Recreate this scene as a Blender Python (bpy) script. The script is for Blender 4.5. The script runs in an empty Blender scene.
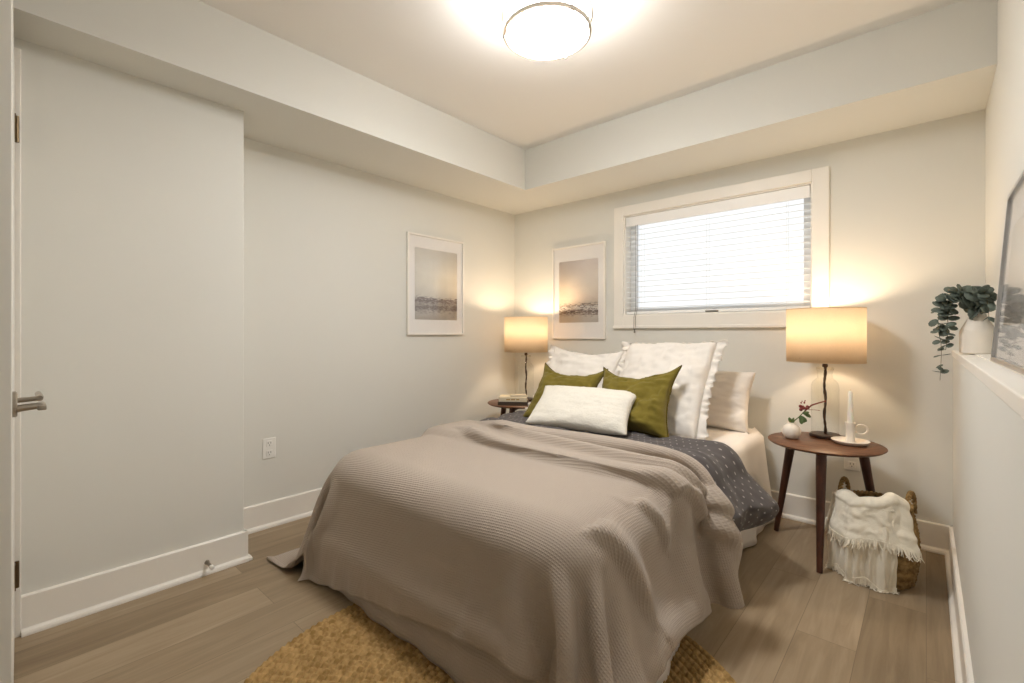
import bpy, bmesh, math, random
import numpy as np
from mathutils import Vector, Matrix, noise

S = bpy.context.scene
COL = S.collection
R = math.radians
random.seed(7)

# ------------------------------------------------------------------ camera, world, exposure
cd = bpy.data.cameras.new('camera')
cam = bpy.data.objects.new('camera', cd)
COL.objects.link(cam)
cam.location = (0, 0, 1.1)
cam.rotation_euler = (R(90), 0, R(41.7))
cd.sensor_width = 36
cd.lens = 36 * 465 / 1024
cd.shift_y = -8.5 / 1024
cd.clip_start = 0.01
S.camera = cam

W = bpy.data.worlds.new('overcast_sky')
S.world = W
W.use_nodes = True
W.node_tree.nodes['Background'].inputs[0].default_value = (0.93, 0.97, 1.0, 1)
W.node_tree.nodes['Background'].inputs[1].default_value = 0.95

vs = S.view_settings
vs.view_transform = 'Standard'
vs.look = 'None'
vs.gamma = 1
vs.use_curve_mapping = False
vs.exposure = 0.36
S.cycles.use_denoising = True
S.cycles.max_bounces = 10
S.cycles.diffuse_bounces = 7
S.cycles.transmission_bounces = 8
S.cycles.transparent_max_bounces = 12
S.cycles.sample_clamp_indirect = 6

CEIL_LIGHT_E = 76.0      # emission of the ceiling fixture's bottom glass
DRUM_E = 21.0            # its frosted side wall
BULB_W = 7.0             # bedside bulbs, watts
WARM = (1.0, 0.77, 0.53)
CEIL_COL = (0.985, 0.98, 0.98)


# ------------------------------------------------------------------ materials
def lin(c):
    return tuple(((v / 255) / 12.92 if v / 255 <= 0.04045 else ((v / 255 + 0.055) / 1.055) ** 2.4) for v in c)


def mat(name, rgb, rough=0.6, metal=0.0, noise_amt=0.04, noise_scale=6.0, bump=0.0, bump_scale=80.0,
        trans=0.0, spec=0.5, sheen=0.0, ior=1.45):
    m = bpy.data.materials.new(name)
    m.use_nodes = True
    nt = m.node_tree
    b = nt.nodes['Principled BSDF']
    b.inputs['Roughness'].default_value = rough
    b.inputs['Metallic'].default_value = metal
    b.inputs['Specular IOR Level'].default_value = spec
    b.inputs['IOR'].default_value = ior
    b.inputs['Transmission Weight'].default_value = trans
    if sheen:
        b.inputs['Sheen Weight'].default_value = sheen
        b.inputs['Sheen Roughness'].default_value = 0.5
    c = lin(rgb)
    tc = nt.nodes.new('ShaderNodeTexCoord')
    nz = nt.nodes.new('ShaderNodeTexNoise')
    nz.inputs['Scale'].default_value = noise_scale
    nz.inputs['Detail'].default_value = 4
    nt.links.new(tc.outputs['Object'], nz.inputs['Vector'])
    rp = nt.nodes.new('ShaderNodeValToRGB')
    lo, hi = 1 - noise_amt, 1 + noise_amt
    rp.color_ramp.elements[0].position = 0.3
    rp.color_ramp.elements[1].position = 0.7
    rp.color_ramp.elements[0].color = (*[min(1, v * lo) for v in c], 1)
    rp.color_ramp.elements[1].color = (*[min(1, v * hi) for v in c], 1)
    nt.links.new(nz.outputs['Fac'], rp.inputs['Fac'])
    nt.links.new(rp.outputs['Color'], b.inputs['Base Color'])
    if bump:
        n2 = nt.nodes.new('ShaderNodeTexNoise')
        n2.inputs['Scale'].default_value = bump_scale
        n2.inputs['Detail'].default_value = 3
        nt.links.new(tc.outputs['Object'], n2.inputs['Vector'])
        bp = nt.nodes.new('ShaderNodeBump')
        bp.inputs['Strength'].default_value = bump
        bp.inputs['Distance'].default_value = 0.003
        nt.links.new(n2.outputs['Fac'], bp.inputs['Height'])
        nt.links.new(bp.outputs['Normal'], b.inputs['Normal'])
    return m


def nodes(m):
    nt = m.node_tree
    return nt, nt.nodes, nt.links, nt.nodes['Principled BSDF']


def math_node(nt, op, a, b=None, c=None):
    n = nt.nodes.new('ShaderNodeMath')
    n.operation = op
    for i, v in enumerate((a, b, c)):
        if v is None:
            continue
        if isinstance(v, (int, float)):
            n.inputs[i].default_value = v
        else:
            nt.links.new(v, n.inputs[i])
    return n.outputs[0]


M = {}
M['wall'] = mat('greige_wall_paint', (222, 221, 214), 0.75, noise_amt=0.008, noise_scale=2, bump=0.05, bump_scale=300, spec=0.25)
M['ceil'] = mat('ceiling_paint', (242, 239, 234), 0.85, noise_amt=0.006, noise_scale=2, spec=0.2)
M['trim'] = mat('white_trim_paint', (238, 234, 226), 0.4, noise_amt=0.006, noise_scale=3)
M['door'] = mat('white_door_paint', (232, 230, 222), 0.45, noise_amt=0.006, noise_scale=3)
M['white_plastic'] = mat('white_plastic', (240, 238, 232), 0.35, noise_amt=0.004)
M['blind'] = mat('white_blind_slat', (245, 245, 244), 0.45, noise_amt=0.004)
M['vinyl'] = mat('white_window_vinyl', (240, 241, 242), 0.4, noise_amt=0.004)
M['nickel'] = mat('brushed_nickel', (178, 170, 158), 0.32, 1.0, noise_amt=0.06, noise_scale=60)
M['silver'] = mat('silver_frame', (190, 190, 190), 0.3, 1.0, noise_amt=0.05, noise_scale=40)
M['dark_slot'] = mat('dark_socket_slot', (70, 66, 60), 0.6)
M['bronze'] = mat('dark_bronze', (74, 56, 44), 0.45, 0.7, noise_amt=0.35, noise_scale=50, bump=0.4, bump_scale=90)
M['white_cotton'] = mat('white_cotton', (236, 230, 222), 0.9, noise_amt=0.012, bump=0.15, bump_scale=220, sheen=0.2, spec=0.15)
M['white_sheet'] = mat('white_sheet', (238, 232, 225), 0.9, noise_amt=0.012, bump=0.1, bump_scale=180, sheen=0.1, spec=0.15)
M['lumbar'] = mat('textured_ivory_weave', (230, 225, 213), 0.95, noise_amt=0.03, noise_scale=60, bump=1.0, bump_scale=120, sheen=0.2, spec=0.1)
M['olive'] = mat('olive_linen', (120, 107, 45), 0.9, noise_amt=0.07, noise_scale=40, bump=0.4, bump_scale=350, sheen=0.15, spec=0.12)
M['olive_dark'] = mat('olive_piping', (92, 80, 34), 0.9, noise_amt=0.08, noise_scale=40, spec=0.12)
M['throw'] = mat('cream_cotton_throw', (238, 231, 214), 0.95, noise_amt=0.02, noise_scale=30, bump=0.5, bump_scale=260, sheen=0.2, spec=0.1)
M['ceramic'] = mat('matte_white_ceramic', (236, 228, 216), 0.5, noise_amt=0.02, noise_scale=30)
M['candle'] = mat('ivory_wax', (244, 240, 230), 0.4, noise_amt=0.01)
M['candle'].node_tree.nodes['Principled BSDF'].inputs['Subsurface Weight'].default_value = 0.2
M['wick'] = mat('wick', (210, 200, 180), 0.8)
M['leaf_green'] = mat('faux_leaf_green', (84, 104, 58), 0.6, noise_amt=0.2, noise_scale=40)
M['berry'] = mat('dark_red_berry', (118, 36, 34), 0.4, noise_amt=0.25, noise_scale=60)
M['twig_red'] = mat('reddish_twig', (116, 52, 40), 0.6, noise_amt=0.2, noise_scale=60)
M['eucalyptus'] = mat('grey_green_eucalyptus', (98, 108, 98), 0.6, noise_amt=0.22, noise_scale=30)
M['euc_stem'] = mat('eucalyptus_stem', (96, 92, 66), 0.7, noise_amt=0.15, noise_scale=40)
M['page'] = mat('cream_page_block', (226, 214, 190), 0.85, noise_amt=0.05, noise_scale=80)
M['book_cream'] = mat('cream_book_cloth', (216, 204, 178), 0.75, noise_amt=0.05, noise_scale=50)
M['book_dark'] = mat('dark_brown_book_cloth', (66, 54, 42), 0.7, noise_amt=0.1, noise_scale=50)
M['book_tan'] = mat('pale_grey_book_cloth', (196, 186, 166), 0.75, noise_amt=0.06, noise_scale=50)
M['lettering'] = mat('faded_spine_lettering', (170, 140, 84), 0.6)
M['paper'] = mat('white_mount_board', (236, 233, 230), 0.85, noise_amt=0.004)
M['mirror_print'] = mat('pale_print', (222, 218, 212), 0.8, noise_amt=0.05, noise_scale=3)
M['tan_pom'] = mat('brass_hinge', (120, 104, 80), 0.35, 0.9, noise_amt=0.1)
M['rubber'] = mat('grey_rubber', (120, 116, 108), 0.7)


def glass_mat(name, tint=(1, 1, 1), alpha=0.9):
    # thin clear glazing: mostly see-through with a Fresnel reflection
    m = bpy.data.materials.new(name)
    m.use_nodes = True
    nt = m.node_tree
    nt.nodes.remove(nt.nodes['Principled BSDF'])
    out = nt.nodes['Material Output']
    tr = nt.nodes.new('ShaderNodeBsdfTransparent')
    tr.inputs[0].default_value = (*tint, 1)
    gl = nt.nodes.new('ShaderNodeBsdfGlossy')
    gl.inputs['Roughness'].default_value = 0.03
    lw = nt.nodes.new('ShaderNodeLayerWeight')
    lw.inputs['Blend'].default_value = 0.5
    pw = math_node(nt, 'POWER', lw.outputs['Facing'], 4.0)
    fr = math_node(nt, 'MULTIPLY_ADD', pw, 0.55, 0.04)
    mx = nt.nodes.new('ShaderNodeMixShader')
    nt.links.new(fr, mx.inputs[0])
    nt.links.new(tr.outputs[0], mx.inputs[1])
    nt.links.new(gl.outputs[0], mx.inputs[2])
    nt.links.new(mx.outputs[0], out.inputs['Surface'])
    return m


M['glazing'] = glass_mat('window_glass')
M['picture_glass'] = glass_mat('picture_glass')
M['jug_glass'] = glass_mat('clear_jug_glass', (0.965, 0.97, 0.96))


def shade_mat():
    m = mat('linen_lampshade', (226, 204, 168), 0.9, noise_amt=0.05, noise_scale=120, spec=0.1)
    nt, N, L, b = nodes(m)
    tl = N.new('ShaderNodeBsdfTranslucent')
    tl.inputs[0].default_value = (0.72, 0.66, 0.58, 1)
    mx = N.new('ShaderNodeMixShader')
    mx.inputs[0].default_value = 0.5
    L.new(b.outputs[0], mx.inputs[1])
    L.new(tl.outputs[0], mx.inputs[2])
    L.new(mx.outputs[0], N['Material Output'].inputs['Surface'])
    wv = N.new('ShaderNodeTexNoise')
    wv.inputs['Scale'].default_value = 1
    mp = N.new('ShaderNodeMapping')
    mp.inputs['Scale'].default_value = (90, 90, 500)
    L.new(N['Texture Coordinate'].outputs['Object'], mp.inputs[0])
    L.new(mp.outputs[0], wv.inputs['Vector'])
    bp = N.new('ShaderNodeBump')
    bp.inputs['Strength'].default_value = 0.3
    bp.inputs['Distance'].default_value = 0.001
    L.new(wv.outputs['Fac'], bp.inputs['Height'])
    L.new(bp.outputs[0], b.inputs['Normal'])
    return m


M['shade'] = shade_mat()


def emit_mat(name, col, s):
    m = mat(name, (245, 240, 230), 0.5)
    nt, N, L, b = nodes(m)
    b.inputs['Emission Color'].default_value = (*col, 1)
    b.inputs['Emission Strength'].default_value = s
    return m


M['diffuser'] = emit_mat('glowing_opal_glass', CEIL_COL, CEIL_LIGHT_E)
M['drum'] = emit_mat('frosted_side_glass', CEIL_COL, DRUM_E)
M['bulb'] = emit_mat('lit_bulb', WARM, 8)


def floor_mat():
    m = mat('oak_plank_floor', (160, 138, 108), 0.42, spec=0.4)
    nt, N, L, b = nodes(m)
    tc = N['Texture Coordinate']
    sep = N.new('ShaderNodeSeparateXYZ')
    L.new(tc.outputs['Object'], sep.inputs[0])
    cb = N.new('ShaderNodeCombineXYZ')
    L.new(sep.outputs['Y'], cb.inputs['X'])
    L.new(sep.outputs['X'], cb.inputs['Y'])
    br = N.new('ShaderNodeTexBrick')
    br.inputs['Scale'].default_value = 1
    br.inputs['Brick Width'].default_value = 1.22
    br.inputs['Row Height'].default_value = 0.18
    br.inputs['Mortar Size'].default_value = 0.0012
    br.inputs['Mortar Smooth'].default_value = 0.1
    br.inputs['Bias'].default_value = 0.0
    br.offset = 0.37
    br.inputs['Color1'].default_value = (0, 0, 0, 1)
    br.inputs['Color2'].default_value = (1, 1, 1, 1)
    br.inputs['Mortar'].default_value = (0.5, 0.5, 0.5, 1)
    L.new(cb.outputs[0], br.inputs['Vector'])
    # long grain, shifted per plank
    mp = N.new('ShaderNodeMapping')
    mp.inputs['Scale'].default_value = (1.3, 16, 1)
    L.new(cb.outputs[0], mp.inputs[0])
    off = N.new('ShaderNodeVectorMath')
    off.operation = 'MULTIPLY_ADD'
    L.new(br.outputs['Color'], off.inputs[0])
    off.inputs[1].default_value = (37, 19, 0)
    L.new(mp.outputs[0], off.inputs[2])
    g = N.new('ShaderNodeTexNoise')
    g.inputs['Scale'].default_value = 1.6
    g.inputs['Detail'].default_value = 7
    g.inputs['Roughness'].default_value = 0.62
    g.inputs['Distortion'].default_value = 0.9
    L.new(off.outputs[0], g.inputs['Vector'])
    big = N.new('ShaderNodeTexNoise')
    big.inputs['Scale'].default_value = 2.2
    big.inputs['Detail'].default_value = 2
    L.new(tc.outputs['Object'], big.inputs['Vector'])
    f1 = math_node(nt, 'MULTIPLY', br.outputs['Color'], 0.26)
    f2 = math_node(nt, 'MULTIPLY_ADD', g.outputs['Fac'], 0.62, f1)
    f3 = math_node(nt, 'MULTIPLY_ADD', big.outputs['Fac'], 0.2, f2)
    rp = N.new('ShaderNodeValToRGB')
    e = rp.color_ramp.elements
    e[0].position = 0.30
    e[0].color = (*lin((126, 108, 84)), 1)
    e[1].position = 0.85
    e[1].color = (*lin((176, 157, 131)), 1)
    mid = e.new(0.58)
    mid.color = (*lin((151, 132, 106)), 1)
    L.new(f3, rp.inputs[0])
    mx = N.new('ShaderNodeMix')
    mx.data_type = 'RGBA'
    L.new(br.outputs['Fac'], mx.inputs['Factor'])
    L.new(rp.outputs[0], mx.inputs['A'])
    mx.inputs['B'].default_value = (*lin((124, 107, 84)), 1)
    L.new(mx.outputs['Result'], b.inputs['Base Color'])
    bp = N.new('ShaderNodeBump')
    bp.inputs['Strength'].default_value = 0.18
    bp.inputs['Distance'].default_value = 0.002
    L.new(g.outputs['Fac'], bp.inputs['Height'])
    L.new(bp.outputs[0], b.inputs['Normal'])
    return m


M['floor'] = floor_mat()


def wood_mat(name, c1, c2, rough=0.4):
    m = mat(name, c1, rough)
    nt, N, L, b = nodes(m)
    mp = N.new('ShaderNodeMapping')
    mp.inputs['Scale'].default_value = (4, 30, 4)
    L.new(N['Texture Coordinate'].outputs['Object'], mp.inputs[0])
    g = N.new('ShaderNodeTexNoise')
    g.inputs['Scale'].default_value = 1.8
    g.inputs['Detail'].default_value = 6
    g.inputs['Distortion'].default_value = 0.6
    L.new(mp.outputs[0], g.inputs['Vector'])
    rp = N.new('ShaderNodeValToRGB')
    rp.color_ramp.elements[0].position = 0.32
    rp.color_ramp.elements[1].position = 0.7
    rp.color_ramp.elements[0].color = (*lin(c1), 1)
    rp.color_ramp.elements[1].color = (*lin(c2), 1)
    L.new(g.outputs['Fac'], rp.inputs[0])
    L.new(rp.outputs[0], b.inputs['Base Color'])
    return m


M['walnut'] = wood_mat('walnut', (82, 50, 32), (118, 78, 52))
M['walnut_leg'] = wood_mat('dark_walnut_leg', (60, 34, 24), (86, 50, 35))
M['dark_wood'] = wood_mat('dark_stained_wood', (40, 26, 20), (62, 42, 32))


def waffle_mat():
    m = mat('taupe_waffle_weave', (174, 161, 148), 0.95, noise_amt=0.03, noise_scale=3, sheen=0.15, spec=0.1)
    nt, N, L, b = nodes(m)
    uv = N['Texture Coordinate'].outputs['UV']
    # small waver so that the cells are not ruled
    nz = N.new('ShaderNodeTexNoise')
    nz.inputs['Scale'].default_value = 9
    L.new(uv, nz.inputs['Vector'])
    sep = N.new('ShaderNodeSeparateXYZ')
    L.new(uv, sep.inputs[0])
    u = math_node(nt, 'MULTIPLY_ADD', nz.outputs['Fac'], 0.006, sep.outputs['X'])
    v = math_node(nt, 'MULTIPLY_ADD', nz.outputs['Fac'], 0.006, sep.outputs['Y'])
    pu = math_node(nt, 'SINE', math_node(nt, 'MULTIPLY', u, 2 * math.pi / 0.0098))
    pv = math_node(nt, 'SINE', math_node(nt, 'MULTIPLY', v, 2 * math.pi / 0.0098))
    hgt = math_node(nt, 'MAXIMUM', math_node(nt, 'MULTIPLY', pu, 0.6), pv)
    bp = N.new('ShaderNodeBump')
    bp.inputs['Strength'].default_value = 0.55
    bp.inputs['Distance'].default_value = 0.0018
    L.new(hgt, bp.inputs['Height'])
    L.new(bp.outputs[0], b.inputs['Normal'])
    return m


M['waffle'] = waffle_mat()


def dots_mat():
    m = mat('charcoal_dotted_cotton', (92, 87, 86), 0.9, noise_amt=0.06, noise_scale=10, sheen=0.1, spec=0.12)
    nt, N, L, b = nodes(m)
    uv = N['Texture Coordinate'].outputs['UV']
    sep = N.new('ShaderNodeSeparateXYZ')
    L.new(uv, sep.inputs[0])
    P_ = 0.034
    row = math_node(nt, 'FLOOR', math_node(nt, 'DIVIDE', sep.outputs['Y'], P_))
    half = math_node(nt, 'MULTIPLY', math_node(nt, 'MODULO', row, 2), P_ * 0.5)
    uu = math_node(nt, 'ADD', sep.outputs['X'], half)
    du = math_node(nt, 'SUBTRACT', math_node(nt, 'FRACT', math_node(nt, 'DIVIDE', uu, P_)), 0.5)
    dv = math_node(nt, 'SUBTRACT', math_node(nt, 'FRACT', math_node(nt, 'DIVIDE', sep.outputs['Y'], P_)), 0.5)
    r2 = math_node(nt, 'ADD', math_node(nt, 'MULTIPLY', du, du), math_node(nt, 'MULTIPLY', dv, dv))
    dot = math_node(nt, 'LESS_THAN', r2, 0.011)
    mx = N.new('ShaderNodeMix')
    mx.data_type = 'RGBA'
    L.new(dot, mx.inputs['Factor'])
    L.new(N['Color Ramp'].outputs[0], mx.inputs['A'])
    mx.inputs['B'].default_value = (*lin((168, 162, 158)), 1)
    L.new(mx.outputs['Result'], b.inputs['Base Color'])
    return m


M['dots'] = dots_mat()


def straw_mat(name, dark, light, scale=60):
    m = mat(name, light, 0.9, spec=0.15)
    nt, N, L, b = nodes(m)
    nz = N['Noise Texture']
    nz.inputs['Scale'].default_value = scale
    rp = N['Color Ramp']
    rp.color_ramp.elements[0].position = 0.35
    rp.color_ramp.elements[1].position = 0.65
    rp.color_ramp.elements[0].color = (*lin(dark), 1)
    rp.color_ramp.elements[1].color = (*lin(light), 1)
    n2 = N.new('ShaderNodeTexNoise')
    n2.inputs['Scale'].default_value = 260
    L.new(N['Texture Coordinate'].outputs['Object'], n2.inputs['Vector'])
    bp = N.new('ShaderNodeBump')
    bp.inputs['Strength'].default_value = 0.12
    bp.inputs['Distance'].default_value = 0.002
    L.new(n2.outputs['Fac'], bp.inputs['Height'])
    L.new(bp.outputs[0], b.inputs['Normal'])
    return m


M['jute'] = straw_mat('braided_jute', (146, 116, 70), (186, 153, 102), 45)
M['seagrass'] = straw_mat('woven_seagrass', (112, 88, 54), (164, 136, 92), 35)


def art_mat(name, seed, sky1, sky2, band, warm):
    # abstract layered landscape wash; object space: x in [-.5,.5], z in [-.5,.5] of the print
    m = mat(name, sky1, 0.8, spec=0.2)
    nt, N, L, b = nodes(m)
    sep = N.new('ShaderNodeSeparateXYZ')
    L.new(N['Texture Coordinate'].outputs['UV'], sep.inputs[0])
    mp = N.new('ShaderNodeMapping')
    mp.inputs['Scale'].default_value = (8, 36, 1)
    mp.inputs['Location'].default_value = (seed, seed * 1.7, 0)
    L.new(N['Texture Coordinate'].outputs['UV'], mp.inputs[0])
    nz = N.new('ShaderNodeTexNoise')
    nz.inputs['Scale'].default_value = 1.5
    nz.inputs['Detail'].default_value = 6
    nz.inputs['Distortion'].default_value = 0.8
    L.new(mp.outputs[0], nz.inputs['Vector'])
    mp2 = N.new('ShaderNodeMapping')
    mp2.inputs['Scale'].default_value = (2.4, 5, 1)
    mp2.inputs['Rotation'].default_value = (0, 0, 0.25)
    mp2.inputs['Location'].default_value = (seed * 3, 0.3, 0)
    L.new(N['Texture Coordinate'].outputs['UV'], mp2.inputs[0])
    n2 = N.new('ShaderNodeTexNoise')
    n2.inputs['Scale'].default_value = 1.6
    n2.inputs['Detail'].default_value = 5
    L.new(mp2.outputs[0], n2.inputs['Vector'])
    y = math_node(nt, 'MULTIPLY_ADD', math_node(nt, 'SUBTRACT', nz.outputs['Fac'], 0.5), 0.24, sep.outputs['Y'])
    rp = N.new('ShaderNodeValToRGB')
    e = rp.color_ramp.elements
    e[0].position = 0.0
    e[0].color = (*lin(sky2), 1)
    e[1].position = 1.0
    e[1].color = (*lin(sky1), 1)
    for p, c in band:
        q = e.new(p)
        q.color = (*lin(c), 1)
    L.new(y, rp.inputs[0])
    r2 = N.new('ShaderNodeValToRGB')
    r2.color_ramp.elements[0].position = 0.35
    r2.color_ramp.elements[0].color = (*lin(warm), 1)
    r2.color_ramp.elements[1].position = 0.62
    r2.color_ramp.elements[1].color = (1, 1, 1, 1)
    L.new(n2.outputs['Fac'], r2.inputs[0])
    mx = N.new('ShaderNodeMix')
    mx.data_type = 'RGBA'
    mx.blend_type = 'MULTIPLY'
    mx.inputs['Factor'].default_value = 0.10
    L.new(rp.outputs[0], mx.inputs['A'])
    L.new(r2.outputs[0], mx.inputs['B'])
    L.new(mx.outputs['Result'], b.inputs['Base Color'])
    return m


M['art_grey'] = art_mat('grey_moorland_wash', 3.1, (230, 224, 214), (230, 224, 216),
                        [(0.10, (224, 217, 208)), (0.14, (190, 180, 172)), (0.18, (146, 132, 126)), (0.215, (208, 199, 188)),
                         (0.25, (168, 156, 150)), (0.285, (138, 124, 118)), (0.32, (232, 225, 213)), (0.55, (232, 225, 210))],
                        (196, 186, 178))
M['art_warm'] = art_mat('warm_estuary_wash', 7.4, (232, 220, 212), (230, 222, 212),
                        [(0.11, (228, 219, 208)), (0.15, (160, 143, 132)), (0.18, (104, 90, 84)), (0.205, (222, 212, 202)),
                         (0.245, (232, 226, 218)), (0.27, (102, 84, 76)), (0.295, (214, 198, 180)), (0.40, (232, 214, 196)), (0.55, (236, 222, 204))],
                        (214, 194, 178))
M['art_pale'] = art_mat('pale_sketch_wash', 1.3, (226, 222, 218), (230, 226, 222),
                        [(0.2, (222, 219, 216)), (0.4, (230, 227, 223))], (226, 223, 221))


# ------------------------------------------------------------------ helpers
class MB:
    """collects shapes into one mesh object"""

    def __init__(self):
        self.bm = bmesh.new()

    def box(self, x0, x1, y0, y1, z0, z1, bev=0.0, seg=2, M4=None):
        r = bmesh.ops.create_cube(self.bm, size=1)
        v = r['verts']
        for p in v:
            p.co = Vector(((x0 + x1) / 2 + p.co.x * (x1 - x0), (y0 + y1) / 2 + p.co.y * (y1 - y0), (z0 + z1) / 2 + p.co.z * (z1 - z0)))
        if bev:
            es = list({e for p in v for e in p.link_edges})
            rr = bmesh.ops.bevel(self.bm, geom=es, offset=bev, segments=seg, affect='EDGES', profile=0.5)
            v = list({p for f in rr['faces'] for p in f.verts} | {p for p in v if p.is_valid})
        if M4 is not None:
            bmesh.ops.transform(self.bm, matrix=M4, verts=[p for p in v if p.is_valid])
        return self

    def prism(self, poly, axis, a, b):
        """extrude a 2D polygon along an axis ('x': poly is (y,z); 'y': (x,z); 'z': (x,y))"""
        def mk(p, t):
            return {'x': (t, p[0], p[1]), 'y': (p[0], t, p[1]), 'z': (p[0], p[1], t)}[axis]
        A = [self.bm.verts.new(mk(p, a)) for p in poly]
        B = [self.bm.verts.new(mk(p, b)) for p in poly]
        n = len(poly)
        self.bm.faces.new(A)
        self.bm.faces.new(B[::-1])
        for i in range(n):
            self.bm.faces.new((A[i], B[i], B[(i + 1) % n], A[(i + 1) % n]))
        return self

    def tube(self, pts, rad, seg=10, caps=True):
        pts = [Vector(p) for p in pts]
        n = len(pts)
        if not hasattr(rad, '__len__'):
            rad = [rad] * n
        up = Vector((0, 0, 1))
        rings = []
        t0 = (pts[1] - pts[0]).normalized()
        a = t0.orthogonal().normalized()
        for i in range(n):
            t = (pts[min(i + 1, n - 1)] - pts[max(i - 1, 0)]).normalized()
            a = (a - t * a.dot(t)).normalized()
            b = t.cross(a)
            rings.append([self.bm.verts.new(pts[i] + (a * math.cos(2 * math.pi * k / seg) + b * math.sin(2 * math.pi * k / seg)) * rad[i]) for k in range(seg)])
        for i in range(n - 1):
            for k in range(seg):
                self.bm.faces.new((rings[i][k], rings[i][(k + 1) % seg], rings[i + 1][(k + 1) % seg], rings[i + 1][k]))
        if caps:
            self.bm.faces.new(rings[0][::-1])
            self.bm.faces.new(rings[-1])
        return self

    def lathe(self, prof, seg=40, origin=(0, 0, 0), disp=None):
        """prof: list of (r, z); r == 0 closes on the axis"""
        ox, oy, oz = origin
        rings = []
        for j, (r, z) in enumerate(prof):
            if r <= 1e-6:
                rings.append([self.bm.verts.new((ox, oy, oz + z))])
            else:
                ring = []
                for k in range(seg):
                    an = 2 * math.pi * k / seg
                    rr = r + (disp(j, k, an) if disp else 0)
                    ring.append(self.bm.verts.new((ox + rr * math.cos(an), oy + rr * math.sin(an), oz + z)))
                rings.append(ring)
        for A, B in zip(rings, rings[1:]):
            if len(A) == 1 and len(B) == 1:
                continue
            for k in range(seg):
                k2 = (k + 1) % seg
                if len(A) == 1:
                    self.bm.faces.new((A[0], B[k2], B[k]))
                elif len(B) == 1:
                    self.bm.faces.new((A[k], A[k2], B[0]))
                else:
                    self.bm.faces.new((A[k], A[k2], B[k2], B[k]))
        return self

    def torus(self, Rr, r, z=0, seg=48, ms=10, origin=(0, 0)):
        V = [[self.bm.verts.new((origin[0] + (Rr + r * math.cos(2 * math.pi * j / ms)) * math.cos(2 * math.pi * i / seg),
                                 origin[1] + (Rr + r * math.cos(2 * math.pi * j / ms)) * math.sin(2 * math.pi * i / seg),
                                 z + r * math.sin(2 * math.pi * j / ms))) for j in range(ms)] for i in range(seg)]
        for i in range(seg):
            for j in range(ms):
                self.bm.faces.new((V[i][j], V[(i + 1) % seg][j], V[(i + 1) % seg][(j + 1) % ms], V[i][(j + 1) % ms]))
        return self

    def ball(self, c, r, sx=1, sy=1, sz=1, u=16, v=10):
        g = bmesh.ops.create_uvsphere(self.bm, u_segments=u, v_segments=v, radius=r)
        for p in g['verts']:
            p.co = Vector((p.co.x * sx + c[0], p.co.y * sy + c[1], p.co.z * sz + c[2]))
        return self

    def build(self, name, material, parent=None, loc=(0, 0, 0), rotz=0.0, smooth=True, recalc=True):
        if recalc:
            bmesh.ops.recalc_face_normals(self.bm, faces=self.bm.faces)
        me = bpy.data.meshes.new(name)
        self.bm.to_mesh(me)
        self.bm.free()
        me.materials.append(material)
        o = bpy.data.objects.new(name, me)
        COL.objects.link(o)
        o.location = loc
        o.rotation_euler = (0, 0, rotz)
        if parent:
            o.parent = parent
        if smooth:
            me.polygons.foreach_set('use_smooth', [True] * len(me.polygons))
            me.set_sharp_from_angle(angle=R(38))
        return o


def grid_obj(name, co, material, parent=None, uv=None, closed_u=False, keep=None):
    """co: array (nv, nu, 3) -> quad grid mesh"""
    nv, nu, _ = co.shape
    faces, uvs = [], []
    mu = nu if closed_u else nu - 1
    for j in range(nv - 1):
        for i in range(mu):
            i2 = (i + 1) % nu
            if keep is not None and not (keep[j, i] and keep[j, i2] and keep[j + 1, i] and keep[j + 1, i2]):
                continue
            faces.append((j * nu + i, j * nu + i2, (j + 1) * nu + i2, (j + 1) * nu + i))
            if uv is not None:
                uvs += [tuple(uv[j, i]), tuple(uv[j, i2]), tuple(uv[j + 1, i2]), tuple(uv[j + 1, i])]
    me = bpy.data.meshes.new(name)
    me.from_pydata([tuple(map(float, p)) for p in co.reshape(-1, 3)], [], faces)
    if uv is not None:
        l = me.uv_layers.new(name='UVMap')
        l.data.foreach_set('uv', np.array(uvs, dtype=np.float32).ravel())
    me.materials.append(material)
    me.polygons.foreach_set('use_smooth', [True] * len(me.polygons))
    if keep is not None:
        bm = bmesh.new(); bm.from_mesh(me)
        bmesh.ops.delete(bm, geom=[v for v in bm.verts if not v.link_faces], context='VERTS')
        bm.to_mesh(me); bm.free()
    o = bpy.data.objects.new(name, me)
    COL.objects.link(o)
    if parent:
        o.parent = parent
    return o


def thing(name, label, cat, loc=(0, 0, 0), rotz=0.0, group=None):
    o = bpy.data.objects.new(name, None)
    COL.objects.link(o)
    o.location = loc
    o.rotation_euler = (0, 0, rotz)
    o.empty_display_size = 0.05
    return tag(o, label, cat, group)


def tag(o, label, cat, group=None):
    o['label'] = label
    o['category'] = cat
    if group:
        o['group'] = group
    return o


def struct(o):
    o['kind'] = 'structure'
    return o


def dup(root, loc, rotz, label=None):
    r = root.copy()
    COL.objects.link(r)
    r.location = loc
    r.rotation_euler = (0, 0, rotz)
    if label:
        r['label'] = label
    for ch in root.children:
        c = ch.copy()
        COL.objects.link(c)
        c.parent = r
        for g in ch.children:
            d = g.copy()
            COL.objects.link(d)
            d.parent = c
    return r


# ------------------------------------------------------------------ room shell
YC = 0.818      # outer corner of the boxed-out wall
XL, XB, YB, XR, XH = -2.794, -2.468, 3.172, 0.211, 0.098      # left wall, left bump, back wall, upper right wall, half wall
YF = -1.45
ZC, ZS = 2.473, 2.172                                          # ceiling, soffit underside
LEDGE = 1.014

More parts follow.
